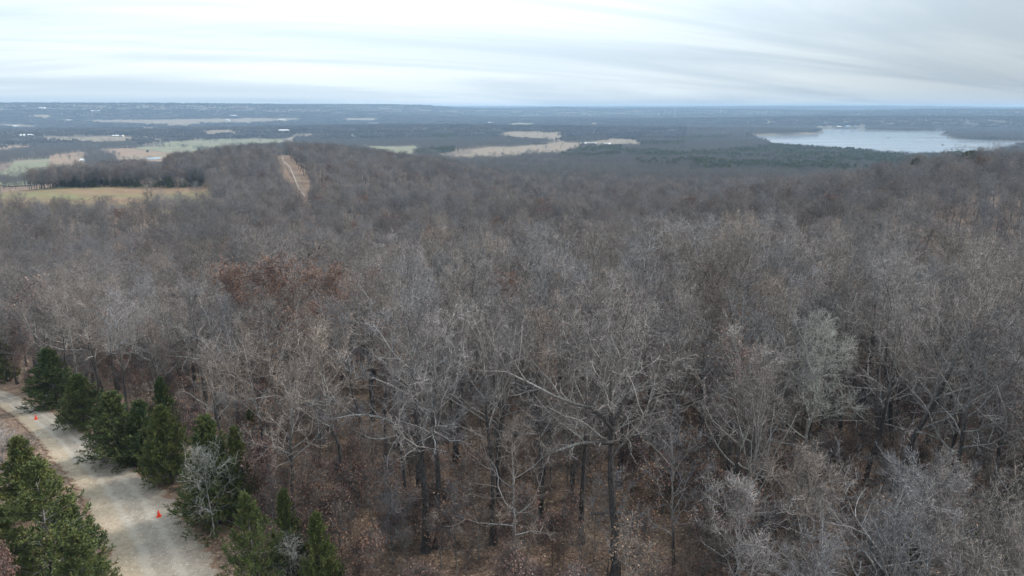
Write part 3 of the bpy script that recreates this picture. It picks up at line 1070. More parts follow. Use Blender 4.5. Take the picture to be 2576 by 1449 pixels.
def hero(name, px, py, ty, seed, r0, label, lean=(0, 0), crown=0.6, counts=(13, 8, 7, 5), tlo=0.38, ang=(60, 22), fork=None, extra=None, mats=None, leaf=None, land=None, wob=1.0, trunk2=None):
    p, H = base_top(px, py, ty)
    t = grow(seed, H, r0, counts, 1.15, crown, tlo, ang, lean=lean, extra=extra, wob=wob)
    if trunk2 is not None:      # second stem from the same stool
        u = grow(seed + 1, H * trunk2[2], r0 * 0.85, (8, 8, 7, 7), 1.15, crown * 0.8, tlo, ang, lean=(lean[0] + trunk2[0] * .5, lean[1]), wob=wob)
        off = np.array([trunk2[0], trunk2[1], 0])
    ms = tree_meshes(t, limbs_apart=True, leaf=leaf, seed=seed, mats=mats)
    r = plant(name, 'tree', label, 'bare trees of the near wood', ms, p[0], p[1], 1, 0)
    if trunk2 is not None:
        for key in ('P0', 'P1', 'P2', 'P3', 'P4'):
            u[key] = u[key] + off
        m2 = tree_meshes(u, limbs_apart=True, seed=seed + 1, mats=mats)
        for nm, me in [('trunk', m2[0])] + [('limb', l) for l in m2[1]] + [('crown', m2[2])]:
            link(bpy.data.objects.new(nm, me), r)
    TAKEN.append((p[0], p[1], 2.6))
    if land:
        LAND[land] = (p[0], p[1])
    return r


hero('bare_tree', 1543, 1470, 735, 400, 0.33, 'tall dark oak forking low, with a long limb reaching toward the road', lean=(-0.8, 0.3), tlo=0.5, ang=(52, 20),
     extra=[[(-0.4, 0.1, 11.0), (-1.6, .1, 12.4), (-3.4, -.2, 13.0), (-5.6, -.1, 14.2), (-7.4, .2, 15.0)], [(-.4, 0, 10.2), (-1.4, -.2, 10.3), (-2.4, -.5, 10.5), (-3.6, -.8, 10.2), (-4.6, -.8, 9.8)],
            [(-.4, .2, 11.3), (.5, .6, 13.4), (1.2, .9, 15.6), (1.5, 1.2, 18.2)]], land='low-forking dark oak')
hero('bare_tree', 1072, 1385, 700, 410, 0.30, 'oak with twin dark trunks and a pale limb reaching toward the road', lean=(-0.5, 0.2), tlo=0.45, trunk2=(0.75, 0.4, 0.97),
     extra=[[(-.1, 0, 8.6), (-1.4, -.4, 9.8), (-3.0, -.6, 10.7), (-4.8, -.5, 10.6), (-6.2, -.6, 10.2)], [(.4, 0, 8.4), (1.3, .2, 9.3), (2.4, .3, 9.9), (3.4, .5, 10.8)]], land='twin-trunked oak')
hero('bare_tree', 1148, 1160, 640, 420, 0.26, 'dark slightly curving oak close behind the twin-trunked oak', lean=(1.3, 0.3), tlo=0.5, land='curving dark oak')
hero('bare_tree', 1288, 1470, 1060, 430, 0.13, 'low pale grey tree with crooked open branches amid brown leaf litter', tlo=0.35, counts=(11, 7, 6, 4), ang=(66, 25), crown=0.95, wob=1.25, land='low pale crooked tree')
hero('bare_tree', 2158, 1060, 590, 440, 0.30, 'black-barked oak with one thick limb rising toward the lake', tlo=0.42, crown=0.6,
     extra=[[(0, 0, 8.6), (1.6, .2, 9.8), (3.2, .3, 11.2), (4.6, .4, 12.2), (5.6, .6, 13.0)]], land='black-barked oak')
hero('bare_tree', 2205, 1330, 655, 450, 0.29, 'leaning dark oak tilting toward the lake with pale upper limbs', lean=(5.0, 0.6), tlo=0.42, crown=0.55, land='leaning dark oak')
hero('bare_tree', 2005, 1290, 770, 460, 0.17, 'straight pale-barked tree beside the leaning dark oak', tlo=0.42, crown=0.5, mats=M_PALE, land='pale straight tree')
hero('bare_tree', 520, 1050, 690, 470, 0.25, 'pair of dark furrowed trunks rising near the russet oak', lean=(-.4, 0.1), tlo=0.5, trunk2=(1.3, -.5, 0.95), land='dark trunk pair')
hero('bare_tree', 196, 960, 700, 480, 0.20, 'dead pale snag with a broken limb above the cedar row', counts=(6, 5, 5, 4), tlo=0.45, crown=0.4, mats=M_PALE, land='pale snag', lean=(-.4, 0))
hero('bare_tree', 878, 1290, 800, 490, 0.2, 'thin dark tree leaning toward the road before the twin-trunked oak', lean=(-1.6, .2), tlo=0.5, land='thin leaning tree')
hero('bare_tree', 1690, 1235, 760, 500, 0.24, 'dark straight oak standing beyond the open leaf-covered floor', tlo=0.45, land='oak by the open floor')
hero('bare_tree', 1462, 1365, 745, 510, 0.23, 'upright grey oak between the twin trunks and the forked oak', tlo=0.5, crown=0.55)
hero('bare_tree', 540, 1352, 1105, 520, 0.06, 'small whitish bare tree rising in front of the biggest roadside cedar', counts=(9, 6, 5, 3), tlo=0.3, crown=0.62, mats=M_PALE, ang=(65, 30))
hero('bare_tree', 742, 1500, 1345, 530, 0.045, 'tiny silvery bare tree beside the cedar at the road foot', counts=(9, 5, 4, 3), tlo=0.2, crown=0.5, mats=M_PALE, ang=(60, 30))
hero('bare_tree', 2545, 1480, 900, 540, 0.24, 'gnarled black oak at the edge of the wood by dark cedars', tlo=0.38, crown=0.6, wob=1.3, lean=(.6, 0))
hero('bare_tree', 2010, 1560, 1120, 550, 0.16, 'close grey tree with a wide web of pale crossing twigs', tlo=0.35, crown=0.75, counts=(14, 8, 7, 5), land='wide pale-webbed tree')
hero('bare_tree', 2300, 1600, 1130, 560, 0.16, 'close grey tree with long pale boughs over a cedar', tlo=0.3, crown=0.8, counts=(14, 8, 7, 5), land='long-boughed pale tree')
hero('bare_tree', 1830, 1590, 1190, 570, 0.14, 'close grey tree with tan leaves caught among curling twigs', tlo=0.35, crown=0.7, leaf=(0.06, 1, 0.11, M_TANLEAF, 0.5))
hero('bare_tree', 35, 1290, 1060, 580, 0.08, 'grey twiggy tree crowding the road bend by the far cone', counts=(10, 7, 6, 5), tlo=0.25, crown=0.6)

# russet oaks
for px, py, ty, k, lab in [(735, 1000, 640, 0, 'largest russet oak still full of red-brown leaves, middle of its clump'),
                           (612, 985, 668, 1, 'russet oak on the road side of the red-brown clump'),
                           (858, 990, 672, 1, 'russet oak with thinner leaves beside the largest russet oak'),
                           (800, 1040, 760, 0, 'low russet oak standing before the largest russet oak')]:
    p, H = base_top(px, py, ty)
    h, _, ms = RUSSET[k]
    plant('russet_oak', 'tree', lab, 'russet oaks', ms, p[0], p[1], H / h, rng.random() * 6)
    TAKEN.append((p[0], p[1], 2.6))
    if k == 0 and ty < 700:
        LAND['largest russet oak'] = (p[0], p[1])
for px, py, ty, lab in [(1095, 745, 572, 'distant russet oak poking above the grey crowns behind the curving oak'), (1275, 985, 690, 'russet oak half hidden behind grey twigs near the curving oak'),
                        (1790, 830, 598, 'russet oak at the far edge of the near wood'), (2195, 950, 700, 'russet oak behind the black-barked oak'), (1470, 800, 640, 'russet oak tucked among grey crowns far back'),
                        (280, 960, 800, 'russet oak behind the cedar row and pale snag'), (1700, 1010, 900, 'low russet oak behind the open leaf floor')]:
    p, H = base_top(px, py, ty)
    h, _, ms = RUSSET[1]
    plant('russet_oak', 'tree', lab, 'russet oaks', ms, p[0], p[1], 0.75 * H / h, rng.random() * 6, sz=H / h)
    TAKEN.append((p[0], p[1], 2.2))
for px, py, ty, k, lab in [(668, 1300, 1115, 0, 'small oak with pinkish brown leaves between two roadside cedars'), (48, 1640, 1365, 1, 'low oak with curled brown leaves at the road foot'),
                           (70, 985, 812, 0, 'dusty brown oak behind the first cedar of the row'),
                           (262, 1560, 1470, 1, 'brown-leaved sprig over the tan road edge')]:
    p, H = base_top(px, py, ty)
    h, _, ms = PINK[k]
    plant('brown_oak', 'tree', lab, 'small oaks with brown leaves', ms, p[0], p[1], (0.55 if px < 300 else 0.85) * H / h, rng.random() * 6, sz=H / h)
    TAKEN.append((p[0], p[1], 1.6))

# cedars by the road
for px, py, ty, hw, k, lab in [
    (140, 1022, 880, 56, 0, 'first dark cedar of the row, broad, below the pale snag'),
    (212, 1075, 950, 50, 1, 'rounded bright-topped cedar second in the row above the gravel bend'),
    (300, 1160, 985, 72, 2, 'bushy cedar in the middle of the row beside the road'),
    (372, 1160, 1010, 52, 0, 'dark cedar pressed behind the bushy middle cedar'),
    (425, 960 + 160, 955, 40, 0, 'narrow pointed cedar standing behind the row'),
    (432, 1215, 1035, 58, 1, 'egg-shaped yellow-green cedar at the road edge'),
    (550, 1315, 1050, 86, 2, 'biggest roadside cedar with a whitish bare tree before it'),
    (612, 1290, 1080, 50, 0, 'cedar leaning against the biggest roadside cedar'),
    (640, 1140, 1030, 30, 0, 'small thin cedar amid leaf litter behind the row'),
    (655, 1520, 1245, 80, 3, 'feathery cedar opposite the orange cone'),
    (735, 1470, 1240, 46, 0, 'dark cedar behind the feathery cedar'),
    (815, 1540, 1300, 55, 0, 'shadowy cedar at the foot of the wood'),
    (140, 1500, 1160, 105, 3, 'tall loose cedar with a visible trunk across the road from the cone'),
    (232, 1560, 1330, 70, 2, 'bright green cedar spilling over the tan road edge'),
    (78, 1290, 1100, 62, 0, 'dark green cedar behind the tall loose cedar'),
    (25, 1500, 1260, 70, 2, 'shaded cedar behind the brown-leaved small oak'),
    (190, 1420, 1250, 60, 0, 'mid green cedar nestled beside the tall loose cedar'),
    (4, 930, 778, 30, 0, 'dark cedar among grey trees beyond the far cone'),
    (18, 960, 850, 26, 1, 'low cedar below the dark cedar beyond the far cone'),
    (2262, 1560, 1335, 62, 1, 'cedar hidden under pale boughs of the close grey tree'),
    (2535, 1540, 1120, 75, 2, 'dark cedar behind the gnarled black oak'),
    (2440, 1540, 1240, 55, 0, 'shadowed cedar between the leaning oak and the gnarled oak'),
    (2350, 900, 735, 30, 1, 'evergreen peeping through twigs behind the leaning dark oak'),
    (2232, 820, 700, 16, 1, 'small evergreen behind the black-barked oak'),
]:
    p, H = base_top(px, py, ty)
    h, wd, ms = CED[k]
    ds = math.hypot(p[0], p[1], CAM_Z)
    s = hw * ds / F2 / wd * 0.95
    r = empty('cedar_tree', (p[0], p[1], float(height(p[0], p[1])) - 0.05), rng.random() * 6)
    r.scale = (s, s, H / h)
    tag(r, lab, 'cedar', 'cedars by the road and in the near wood')
    for nm, me in zip(('trunk', 'branches', 'foliage'), ms):
        link(bpy.data.objects.new(nm, me), r)
    TAKEN.append((p[0], p[1], 0.45 * wd * s))
LAND['roadside cedar row'] = tuple(ground_at(300, 1160)[:2])
LAND['biggest roadside cedar'] = tuple(ground_at(535, 1320)[:2])

# the rest of the near wood, tree by tree
TAKEN = [tuple(map(float, t)) for t in TAKEN]
near_pts = []


HEROES = [t[:2] for t in TAKEN[:23]]
RPOLY = LE[::-1] + RE


def left_of_road(x, y):
    j = int(np.argmin(np.abs(ROADL[:, 1] - y)))
    return y < 66 and x < ROADL[j, 0]


def hides(x, y, H, cr):
    """would a crown here stand between the lookout and the road, or right before one of the big oaks"""
    for hh_ in (0.35, 0.6, 0.85, 1.0):
        for dx_ in (-cr, 0, cr):
            u_, v_ = survey(x + dx_, y, H * hh_)
            if in_poly(np.array([u_]), np.array([v_]), RPOLY)[0]:
                return True
    for hx_, hy_ in HEROES:
        hd = math.hypot(hx_, hy_)
        f_ = ((hx_ - x) * hx_ + (hy_ - y) * hy_) / hd
        l_ = abs(x * hy_ - y * hx_) / hd
        if 0 < f_ < 11 and l_ < 2.6 and (hx_ < 9 or hd < 60):
            return True
    return False


def ok_spot(x, y, sep):
    if np.min(np.hypot(ROADL[:, 0] - x, ROADL[:, 1] - y)) < ROADW * 0.5 + 1.2:
        return False
    for a_, b_, c_ in TAKEN:
        if (x - a_) ** 2 + (y - b_) ** 2 < max(sep, c_) ** 2:
            return False
    return True


fl = ground_at(1630, 1350)[:2]
tries = 0
while len(near_pts) < 250 and tries < 60000:
    tries += 1
    az = R(rng.uniform(-40.5, 40.5))
    d = math.sqrt(rng.uniform(27 ** 2, 97 ** 2))
    x, y = d * math.sin(az), d * math.cos(az)
    if d < 37 and (x < 9.5 or x > 24):
        continue
    if x < -9 and d < 60 and x < -9 - (d - 38) * 0.0 and np.min(np.hypot(ROADL[:, 0] - x, ROADL[:, 1] - y)) < 6.5:
        continue
    if math.hypot(x - fl[0], y - fl[1]) < 4.2:
        continue
    if x < -24 and d < 47:
        continue
    if not ok_spot(x, y, 3.7) or left_of_road(x, y) or hides(x, y, 15.0, 3.5):
        continue
    near_pts.append((x, y, d))
    TAKEN.append((x, y, 3.7))
print('near trees', len(near_pts), tries)
near_pts.sort(key=lambda t: t[2])
counts = {}
ORD = ['', 'second ', 'third ', 'fourth ', 'fifth ', 'sixth ', 'seventh ', 'eighth ', 'ninth ', 'tenth ', 'eleventh ', 'twelfth ', 'thirteenth ', 'fourteenth ', 'fifteenth ']
lands = list(LAND.items())
for x, y, d in near_pts:
    if d < 40:
        k = int(rng.choice([0, 3, 4]))
    else:
        k = int(rng.choice(6, p=[.22, .2, .18, .18, .1, .12]))
    h, words, ms = NEAR[k]
    ln, (lx, ly) = min(lands, key=lambda q: math.hypot(q[1][0] - x, q[1][1] - y))
    ux, uy = lx / math.hypot(lx, ly), ly / math.hypot(lx, ly)
    fwd = (x - lx) * ux + (y - ly) * uy
    sid = (x - lx) * uy - (y - ly) * ux
    dirn = ('on the lake side of' if sid > 0 else 'on the road side of') if abs(sid) > abs(fwd) else ('behind' if fwd > 0 else 'in front of')
    key = (words, dirn, ln)
    c = counts[key] = counts.get(key, 0) + 1
    lab = f"{ORD[min(c - 1, 14)]}{words} {dirn} the {ln}"
    if c > 1:
        lab = f"{ORD[min(c - 1, 14)]}nearest {words} {dirn} the {ln}"
    Ht = rng.uniform(14.5, 18.5) + 1.2 * min(max(x, -30), 30) / 30
    if d < 40:
        Ht = rng.uniform(13, 15.5)
    if x < -14:
        Ht -= 2.5
    s = Ht / h
    plant('bare_tree', 'tree', lab, 'bare trees of the near wood', ms, x, y, s * rng.uniform(0.88, 1.08), rng.random() * 6.28, (rng.normal(0, .045), rng.normal(0, .045)), sz=s)

# saplings under the big trees
def sap_label(k):
    return ['thin leafless grey sapling under the bare oaks', 'thin sapling with russet leaves under the bare oaks', 'tall thin sapling with tan leaves under the bare oaks', 'low sapling with dusty brown leaves under the bare oaks'][k]


ns = 0
tries = 0
STAKEN = []
while ns < 250 and tries < 20000:
    tries += 1
    az = R(rng.uniform(-38, 38))
    d = math.sqrt(rng.uniform(33 ** 2, 84 ** 2))
    x, y = d * math.sin(az), d * math.cos(az)
    if np.min(np.hypot(ROADL[:, 0] - x, ROADL[:, 1] - y)) < ROADW * 0.5 + 4.5 or left_of_road(x, y):
        continue
    if math.hypot(x - fl[0], y - fl[1]) < 3.0 or any((x - a_) ** 2 + (y - b_) ** 2 < 2.0 for a_, b_ in STAKEN):
        continue
    k = int(rng.integers(0, 4))
    h, ms = SAPL[k]
    s = rng.uniform(0.5, 1.0)
    plant('sapling', 'sapling', sap_label(k), sap_label(k).replace('sapling', 'saplings', 1), ms, x, y, s, rng.random() * 6.28, (rng.normal(0, .08), rng.normal(0, .08)))
    STAKEN.append((x, y))
    ns += 1

# ---------------------------------------------------------------- woodland beyond, as instanced stuff
def library(meshes, nm):
    lib = bpy.data.collections.new(nm)
    for i, me in enumerate(meshes):
        o = bpy.data.objects.new(nm + '_' + 'abcdefgh'[i], me)
        lib.objects.link(o)
    return lib


def scatter(name, label, lib, X, Y, S, I, sink=0.1, Zs=None):
    n = len(X)
    Z = height(X, Y) - sink
    me = bpy.data.meshes.new(name)
    me.vertices.add(n)
    me.vertices.foreach_set('co', np.stack([X, Y, Z], 1).astype(np.float32).ravel())
    g = np.random.default_rng(n)
    for k, a, tp in (('size', S, 'FLOAT'), ('turn', g.random(n) * 6.283, 'FLOAT'), ('tall', Zs if Zs is not None else S, 'FLOAT')):
        at = me.attributes.new(k, tp, 'POINT')
        at.data.foreach_set('value', np.asarray(a, np.float32))
    at = me.attributes.new('which', 'INT', 'POINT')
    at.data.foreach_set('value', np.asarray(I, np.int32))
    me.update()
    o = link(bpy.data.objects.new(name, me))
    tag(o, label, kind='stuff')
    ng = bpy.data.node_groups.new(name, 'GeometryNodeTree')
    ng.interface.new_socket('Geometry', in_out='INPUT', socket_type='NodeSocketGeometry')
    ng.interface.new_socket('Geometry', in_out='OUTPUT', socket_type='NodeSocketGeometry')
    N = ng.nodes.new
    gi, go = N('NodeGroupInput'), N('NodeGroupOutput')
    ip = N('GeometryNodeInstanceOnPoints')
    ci = N('GeometryNodeCollectionInfo')
    ci.inputs['Collection'].default_value = lib
    ci.inputs['Separate Children'].default_value = True
    ci.inputs['Reset Children'].default_value = True

    def na(k, tp='FLOAT'):
        a = N('GeometryNodeInputNamedAttribute')
        a.data_type = tp
        a.inputs['Name'].default_value = k
        return a.outputs['Attribute']
    cr, cs = N('ShaderNodeCombineXYZ'), N('ShaderNodeCombineXYZ')
    L = ng.links.new
    L(na('turn'), cr.inputs[2])
    s_ = na('size')
    L(s_, cs.inputs[0])
    L(s_, cs.inputs[1])
    L(na('tall'), cs.inputs[2])
    L(gi.outputs[0], ip.inputs['Points'])
    L(ci.outputs[0], ip.inputs['Instance'])
    ip.inputs['Pick Instance'].default_value = True
    L(na('which', 'INT'), ip.inputs['Instance Index'])
    L(cr.outputs[0], ip.inputs['Rotation'])
    L(cs.outputs[0], ip.inputs['Scale'])
    L(ip.outputs[0], go.inputs[0])
    md = o.modifiers.new('scatter', 'NODES')
    md.node_group = ng
    return o


CON_BANDS = [c3([(500, 505), (760, 495), (1110, 500), (1100, 580), (900, 615), (500, 600)]), c3([(1100, 540), (2000, 560), (2330, 520), (2576, 500), (2576, 720), (2000, 730), (1300, 680)]),
             c4([(0, 480), (800, 495), (1650, 530), (2200, 580), (2160, 660), (1400, 710), (900, 740), (0, 730)]), c3([(1270, 455), (1730, 455), (1730, 492), (1290, 492)]),
             c3([(1680, 405), (2160, 405), (2140, 432), (1690, 436)]), c2([(1600, 545), (1900, 515), (2050, 515), (2060, 560), (1620, 590)]), c2([(1750, 385), (2000, 388), (2000, 425), (1760, 425)])]


def free_of_fields(X, Y, d, top=14.0):
    Z = height(X, Y)
    keep = ~in_poly(X, Y, LAKEW)
    for hgt in np.linspace(0, top, 8):
        p1, q1 = survey(X, Y, Z + hgt)
        for poly, d0, d1 in KEEP_OFF:
            if d0 > 620 and hgt > 0.6 * top:
                continue
            keep &= ~((d > (d0 * 0.70 if d0 < 620 else 670)) & (d < d1 * 1.15) & in_poly(p1, q1, poly))
    p1, q1 = survey(X, Y, Z + 10)
    return keep, p1, q1


def evergreen_patch(X, Y):
    return 0.55 * vnoise(X / 110, Y / 150, 31) + 0.8 * vnoise(X / 38, Y / 60, 32) + 0.55 * vnoise(X / 13, Y / 20, 33)


def wedge(n, d0, d1, half=44.0):
    a = np.radians(rng.uniform(-half, half, n))
    d = np.sqrt(rng.uniform(d0 ** 2, d1 ** 2, n))
    return d * np.sin(a), d * np.cos(a), d


def thin(X, Y, cell):
    """one point per cell: keeps trees from standing in each other"""
    key = np.round(X / cell).astype(np.int64) * 1000003 + np.round(Y / cell).astype(np.int64)
    _, i = np.unique(key, return_index=True)
    return i


a_ = rng.uniform(41.5, 56, 420) * rng.choice([-1, 1], 420)
d = np.sqrt(rng.uniform(24 ** 2, 105 ** 2, 420))
X, Y = d * np.sin(np.radians(a_)), d * np.cos(np.radians(a_))
sel = np.array([np.min(np.hypot(ROADL[:, 0] - p, ROADL[:, 1] - q)) > 8 and not left_of_road(p, q) for p, q in zip(X, Y)])
X, Y = X[sel], Y[sel]
i = thin(X, Y, 5)
X, Y = X[i], Y[i]
hh = rng.uniform(.85, 1.05, len(X))
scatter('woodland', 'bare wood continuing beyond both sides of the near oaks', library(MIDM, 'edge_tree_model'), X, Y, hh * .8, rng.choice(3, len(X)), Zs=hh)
und = []
for k, (h, (tm, _, cm, lm)) in enumerate(SAPL):
    b = Acc()
    H_ = h
    t = grow(180 + k, h, 0.045, (9, 5, 5, 4), 1.2, 0.55, 0.2, (50, 25))
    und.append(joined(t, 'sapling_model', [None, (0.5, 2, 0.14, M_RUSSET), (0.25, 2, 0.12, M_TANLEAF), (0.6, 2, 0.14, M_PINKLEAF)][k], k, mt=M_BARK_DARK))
X, Y, d = wedge(2200, 33, 120, 41)
dr_ = np.array([np.min(np.hypot(ROADL[:, 0] - a, ROADL[:, 1] - b)) for a, b in zip(X, Y)])
sel = (dr_ > ROADW * .5 + 3.0) & ~np.array([left_of_road(a, b) for a, b in zip(X, Y)]) & (np.hypot(X - fl[0], Y - fl[1]) > 3.2)
X, Y = X[sel], Y[sel]
i = thin(X, Y, 1.7)
X, Y = X[i], Y[i]
us = rng.uniform(.5, 1.15, len(X))
scatter('undergrowth', 'tangle of thin saplings and brush under the bare oaks', library(und, 'sapling_model'), X, Y, us, rng.choice(4, len(X), p=[.22, .3, .2, .28]), Zs=us)
print('undergrowth', len(X))
# just outside the individually planted wood, and round about the viewer's feet outside the picture
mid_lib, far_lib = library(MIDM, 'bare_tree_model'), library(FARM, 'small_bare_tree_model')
parts = []
X, Y, d = wedge(30000, 95, 640)
keep, p1, q1 = free_of_fields(X, Y, d)
X, Y, d = X[keep], Y[keep], d[keep]
i = thin(X, Y, 6.8)
X, Y, d = X[i], Y[i], d[i]
hh = rng.uniform(0.72, 1.05, len(X))
hh *= 1 + 0.15 * vnoise(X / 60, Y / 60, 9) + 0.12 * vnoise(X / 17, Y / 17, 10)
wh = rng.choice(5, len(X), p=[.3, .27, .28, .125, .025])
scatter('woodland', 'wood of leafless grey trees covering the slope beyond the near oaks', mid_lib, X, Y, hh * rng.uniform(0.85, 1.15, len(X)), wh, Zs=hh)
print('mid', len(X))
X, Y, d = wedge(120000, 630, 2100)
keep, p1, q1 = free_of_fields(X, Y, d)
inband = np.zeros(len(X), bool)
for b in CON_BANDS:
    inband |= in_poly(p1, q1, b)
keep &= ~(inband & (evergreen_patch(X, Y) > 0.08) & (rng.random(len(X)) < 0.9))
X, Y, d = X[keep], Y[keep], d[keep]
i = thin(X, Y, 8.0)
X, Y, d = X[i], Y[i], d[i]
hh = rng.uniform(0.7, 1.05, len(X))
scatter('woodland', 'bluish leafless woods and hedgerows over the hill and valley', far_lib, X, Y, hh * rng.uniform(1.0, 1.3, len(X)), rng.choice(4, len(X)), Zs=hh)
print('far', len(X))


hx, hy = [], []
for lab, mt, poly, off in FIELDS[1:15]:
    pl = np.array(poly, float)
    for (ax, ay), (bx, by) in zip(pl, np.roll(pl, -1, 0)):
        A_, B_ = ground_at(ax, ay)[:2], ground_at(bx, by)[:2]
        ln_ = np.linalg.norm(B_ - A_)
        if ln_ > 2500:
            continue
        m_ = int(ln_ / 6)
        t_ = rng.random(m_)
        gap = vnoise(t_ * ln_ / 45 + ax, t_ * 0 + ay, 5) > -0.25
        q_ = A_ + (B_ - A_) * t_[:, None] + rng.normal(0, 5, (m_, 2))
        hx.append(q_[gap, 0]); hy.append(q_[gap, 1])
X, Y = np.concatenate(hx), np.concatenate(hy)
hh = rng.uniform(0.25, 0.85, len(X))
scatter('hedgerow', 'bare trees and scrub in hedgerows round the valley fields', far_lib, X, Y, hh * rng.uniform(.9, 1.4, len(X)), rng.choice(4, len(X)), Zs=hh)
print('hedges', len(X))

# low growth where tall trees would hide the fields one looks down on
X, Y, d = wedge(60000, 380, 2100)
k14, _, _ = free_of_fields(X, Y, d, 14.0)
k5, _, _ = free_of_fields(X, Y, d, 4.0)
sel = k5 & ~k14
X, Y = X[sel], Y[sel]
i = thin(X, Y, 5.5)
X, Y = X[i], Y[i]
hh = rng.uniform(0.2, 0.36, len(X))
scatter('woodland', 'low scrub and young trees along the field edges', far_lib, X, Y, hh * 1.5, rng.choice(4, len(X)), Zs=hh)
print('scrub', len(X))


def grove(seed, n=26, size=60.0):
    g = np.random.default_rng(seed)
    a = Acc()
    for k in range(n):
        cx_, cy_ = g.uniform(-size / 2, size / 2, 2)
        H = g.uniform(9, 14)
        W = g.uniform(3.2, 5.0)
        m = 34
        ph, el = g.random(m) * 6.283, np.arccos(g.uniform(0.05, 1, m))
        dirs = np.stack([np.sin(el) * np.cos(ph), np.sin(el) * np.sin(ph), np.cos(el)], 1)
        P = np.zeros((m, 2, 3))
        P[:, 0] = np.array([cx_, cy_, H * 0.45])
        P[:, 1] = P[:, 0] + dirs * np.array([W, W, H * 0.55]) * g.uniform(0.75, 1.1, (m, 1))
        tubes_thin = np.full((m, 2), 0.42)
        # short spindle: widest at its outer end
        Pm = np.zeros((m, 3, 3))
        Pm[:, 0], Pm[:, 1], Pm[:, 2] = P[:, 0], P[:, 0] * 0.35 + P[:, 1] * 0.65, P[:, 1]
        tubes(a, Pm, np.stack([tubes_thin[:, 0] * .4, tubes_thin[:, 0], tubes_thin[:, 0] * .2], 1), 3)
        tubes(a, np.array([[[cx_, cy_, -2], [cx_, cy_, H * .3], [cx_, cy_, H * .7]]]), np.array([[.3, .25, .1]]), 3)
    me = a.mesh('grove_model', [M_BARK], False)
    # these stand for twig masses: twig bark, darkened for the self-shadow they lack
    me.attributes['girth'].data.foreach_set('value', np.full(len(me.vertices), 0.008, np.float32))
    me.attributes['tone'].data.foreach_set('value', np.random.default_rng(seed).uniform(0.0, 0.30, len(me.vertices)).astype(np.float32))
    return me


grove_lib = library([grove(500 + k) for k in range(3)], 'grove_model')
X, Y, d = wedge(30000, 2060, 5200, 43)
keep, p1, q1 = free_of_fields(X, Y, d)
keep &= (vnoise(X / 420, Y / 300, 21) + 0.6 * vnoise(X / 140, Y / 110, 22)) > -1.15
X, Y, d = X[keep], Y[keep], d[keep]
i = thin(X, Y, 46)
X, Y, d = X[i], Y[i], d[i]
# keep whole groves off water
near_shore = in_poly(X, Y + 30, LAKEW) | in_poly(X, Y - 30, LAKEW) | in_poly(X + 30, Y, LAKEW) | in_poly(X - 30, Y, LAKEW)
X, Y, d = X[~near_shore], Y[~near_shore], d[~near_shore]
hh = rng.uniform(0.8, 1.15, len(X))
scatter('woodland', 'blue hazy woods of the far plain round the lake', grove_lib, X, Y, hh, rng.choice(3, len(X)), Zs=hh)
print('groves', len(X))
X, Y, d = wedge(60000, 5100, 15500, 42)
keep, p1, q1 = free_of_fields(X, Y, d)
keep &= (vnoise(X / 900, Y / 600, 23) + 0.6 * vnoise(X / 300, Y / 240, 24)) > -1.05
X, Y, d = X[keep], Y[keep], d[keep]
i = thin(X, Y, 120)
X, Y, d = X[i], Y[i], d[i]
scatter('woodland', 'faint blue woods of the far hills under the sky', grove_lib, X, Y, np.full(len(X), 2.6), rng.choice(3, len(X)), Zs=rng.uniform(0.9, 1.35, len(X)))
print('far groves', len(X))

# lakeside and hedge trees inside the band where groves were kept off the shore
X, Y, d = wedge(260000, 2000, 3700, 42)
keep, p1, q1 = free_of_fields(X, Y, d)
sh = (X > 0.25 * Y) | in_poly(X, Y + 75, LAKEW) | in_poly(X, Y - 75, LAKEW) | in_poly(X + 75, Y, LAKEW) | in_poly(X - 75, Y, LAKEW)
sel = keep & sh
X, Y = X[sel], Y[sel]
i = thin(X, Y, 6.5)
X, Y = X[i], Y[i]
scatter('woodland', 'leafless trees lining the lake shore', far_lib, X, Y, rng.uniform(.9, 1.25, len(X)), rng.choice(4, len(X)), Zs=rng.uniform(.7, 1.0, len(X)))

# conifers of the evergreen bands: nearest ones singly, the rest together
X, Y, d = wedge(160000, 420, 2400, 42)
keep, p1, q1 = free_of_fields(X, Y, d)
sel = np.zeros(len(X), bool)
for b in CON_BANDS:
    sel |= in_poly(p1, q1, b)
patch = evergreen_patch(X, Y)
sel &= keep & (patch > 0.05)
X, Y, d = X[sel], Y[sel], d[sel]
i = thin(X, Y, 7.5)
X, Y, d = X[i], Y[i], d[i]
o = np.argsort(d)
X, Y, d = X[o], Y[o], d[o]
NI = 200
print('conifers', len(X))
for x, y in zip(X[:NI], Y[:NI]):
    a, c = CEDF[rng.integers(0, 3)]
    r = empty('cedar_tree', (x, y, float(height(x, y)) - .1), rng.random() * 6)
    s = rng.uniform(0.95, 1.5)
    r.scale = (s * 1.25, s * 1.25, s)
    tag(r, 'dark evergreen cedar in the green band of wood before the lake', 'cedar', 'cedars of the green band before the lake')
    link(bpy.data.objects.new('trunk', a), r)
    link(bpy.data.objects.new('foliage', c), r)
ced_lib = library([c for a, c in CEDF], 'cedar_model')
s = rng.uniform(1.0, 1.5, len(X) - NI)
scatter('evergreen_wood', 'darker evergreens among the bare woods near lake and barn', ced_lib, X[NI:], Y[NI:], s * 1.3, rng.choice(3, len(X) - NI), Zs=s)
X, Y, d = wedge(26000, 430, 720, 44)
p0, q0 = survey(X, Y, height(X, Y))
kp = np.ones(len(X), bool)
for hgt in np.linspace(0, 15, 9):
    p1, q1 = survey(X, Y, height(X, Y) + hgt)
    kp &= ~((p1 > 345) & (p1 < 425) & (q1 > 393) & (q1 < 404))
sel = (q0 < 474 + 4 * (p0 < 160)) & (q0 > 428) & (p0 < 540) & (p0 > -200) & kp
X, Y = X[sel], Y[sel]
i = thin(X, Y, 4.2)
X, Y = X[i], Y[i]
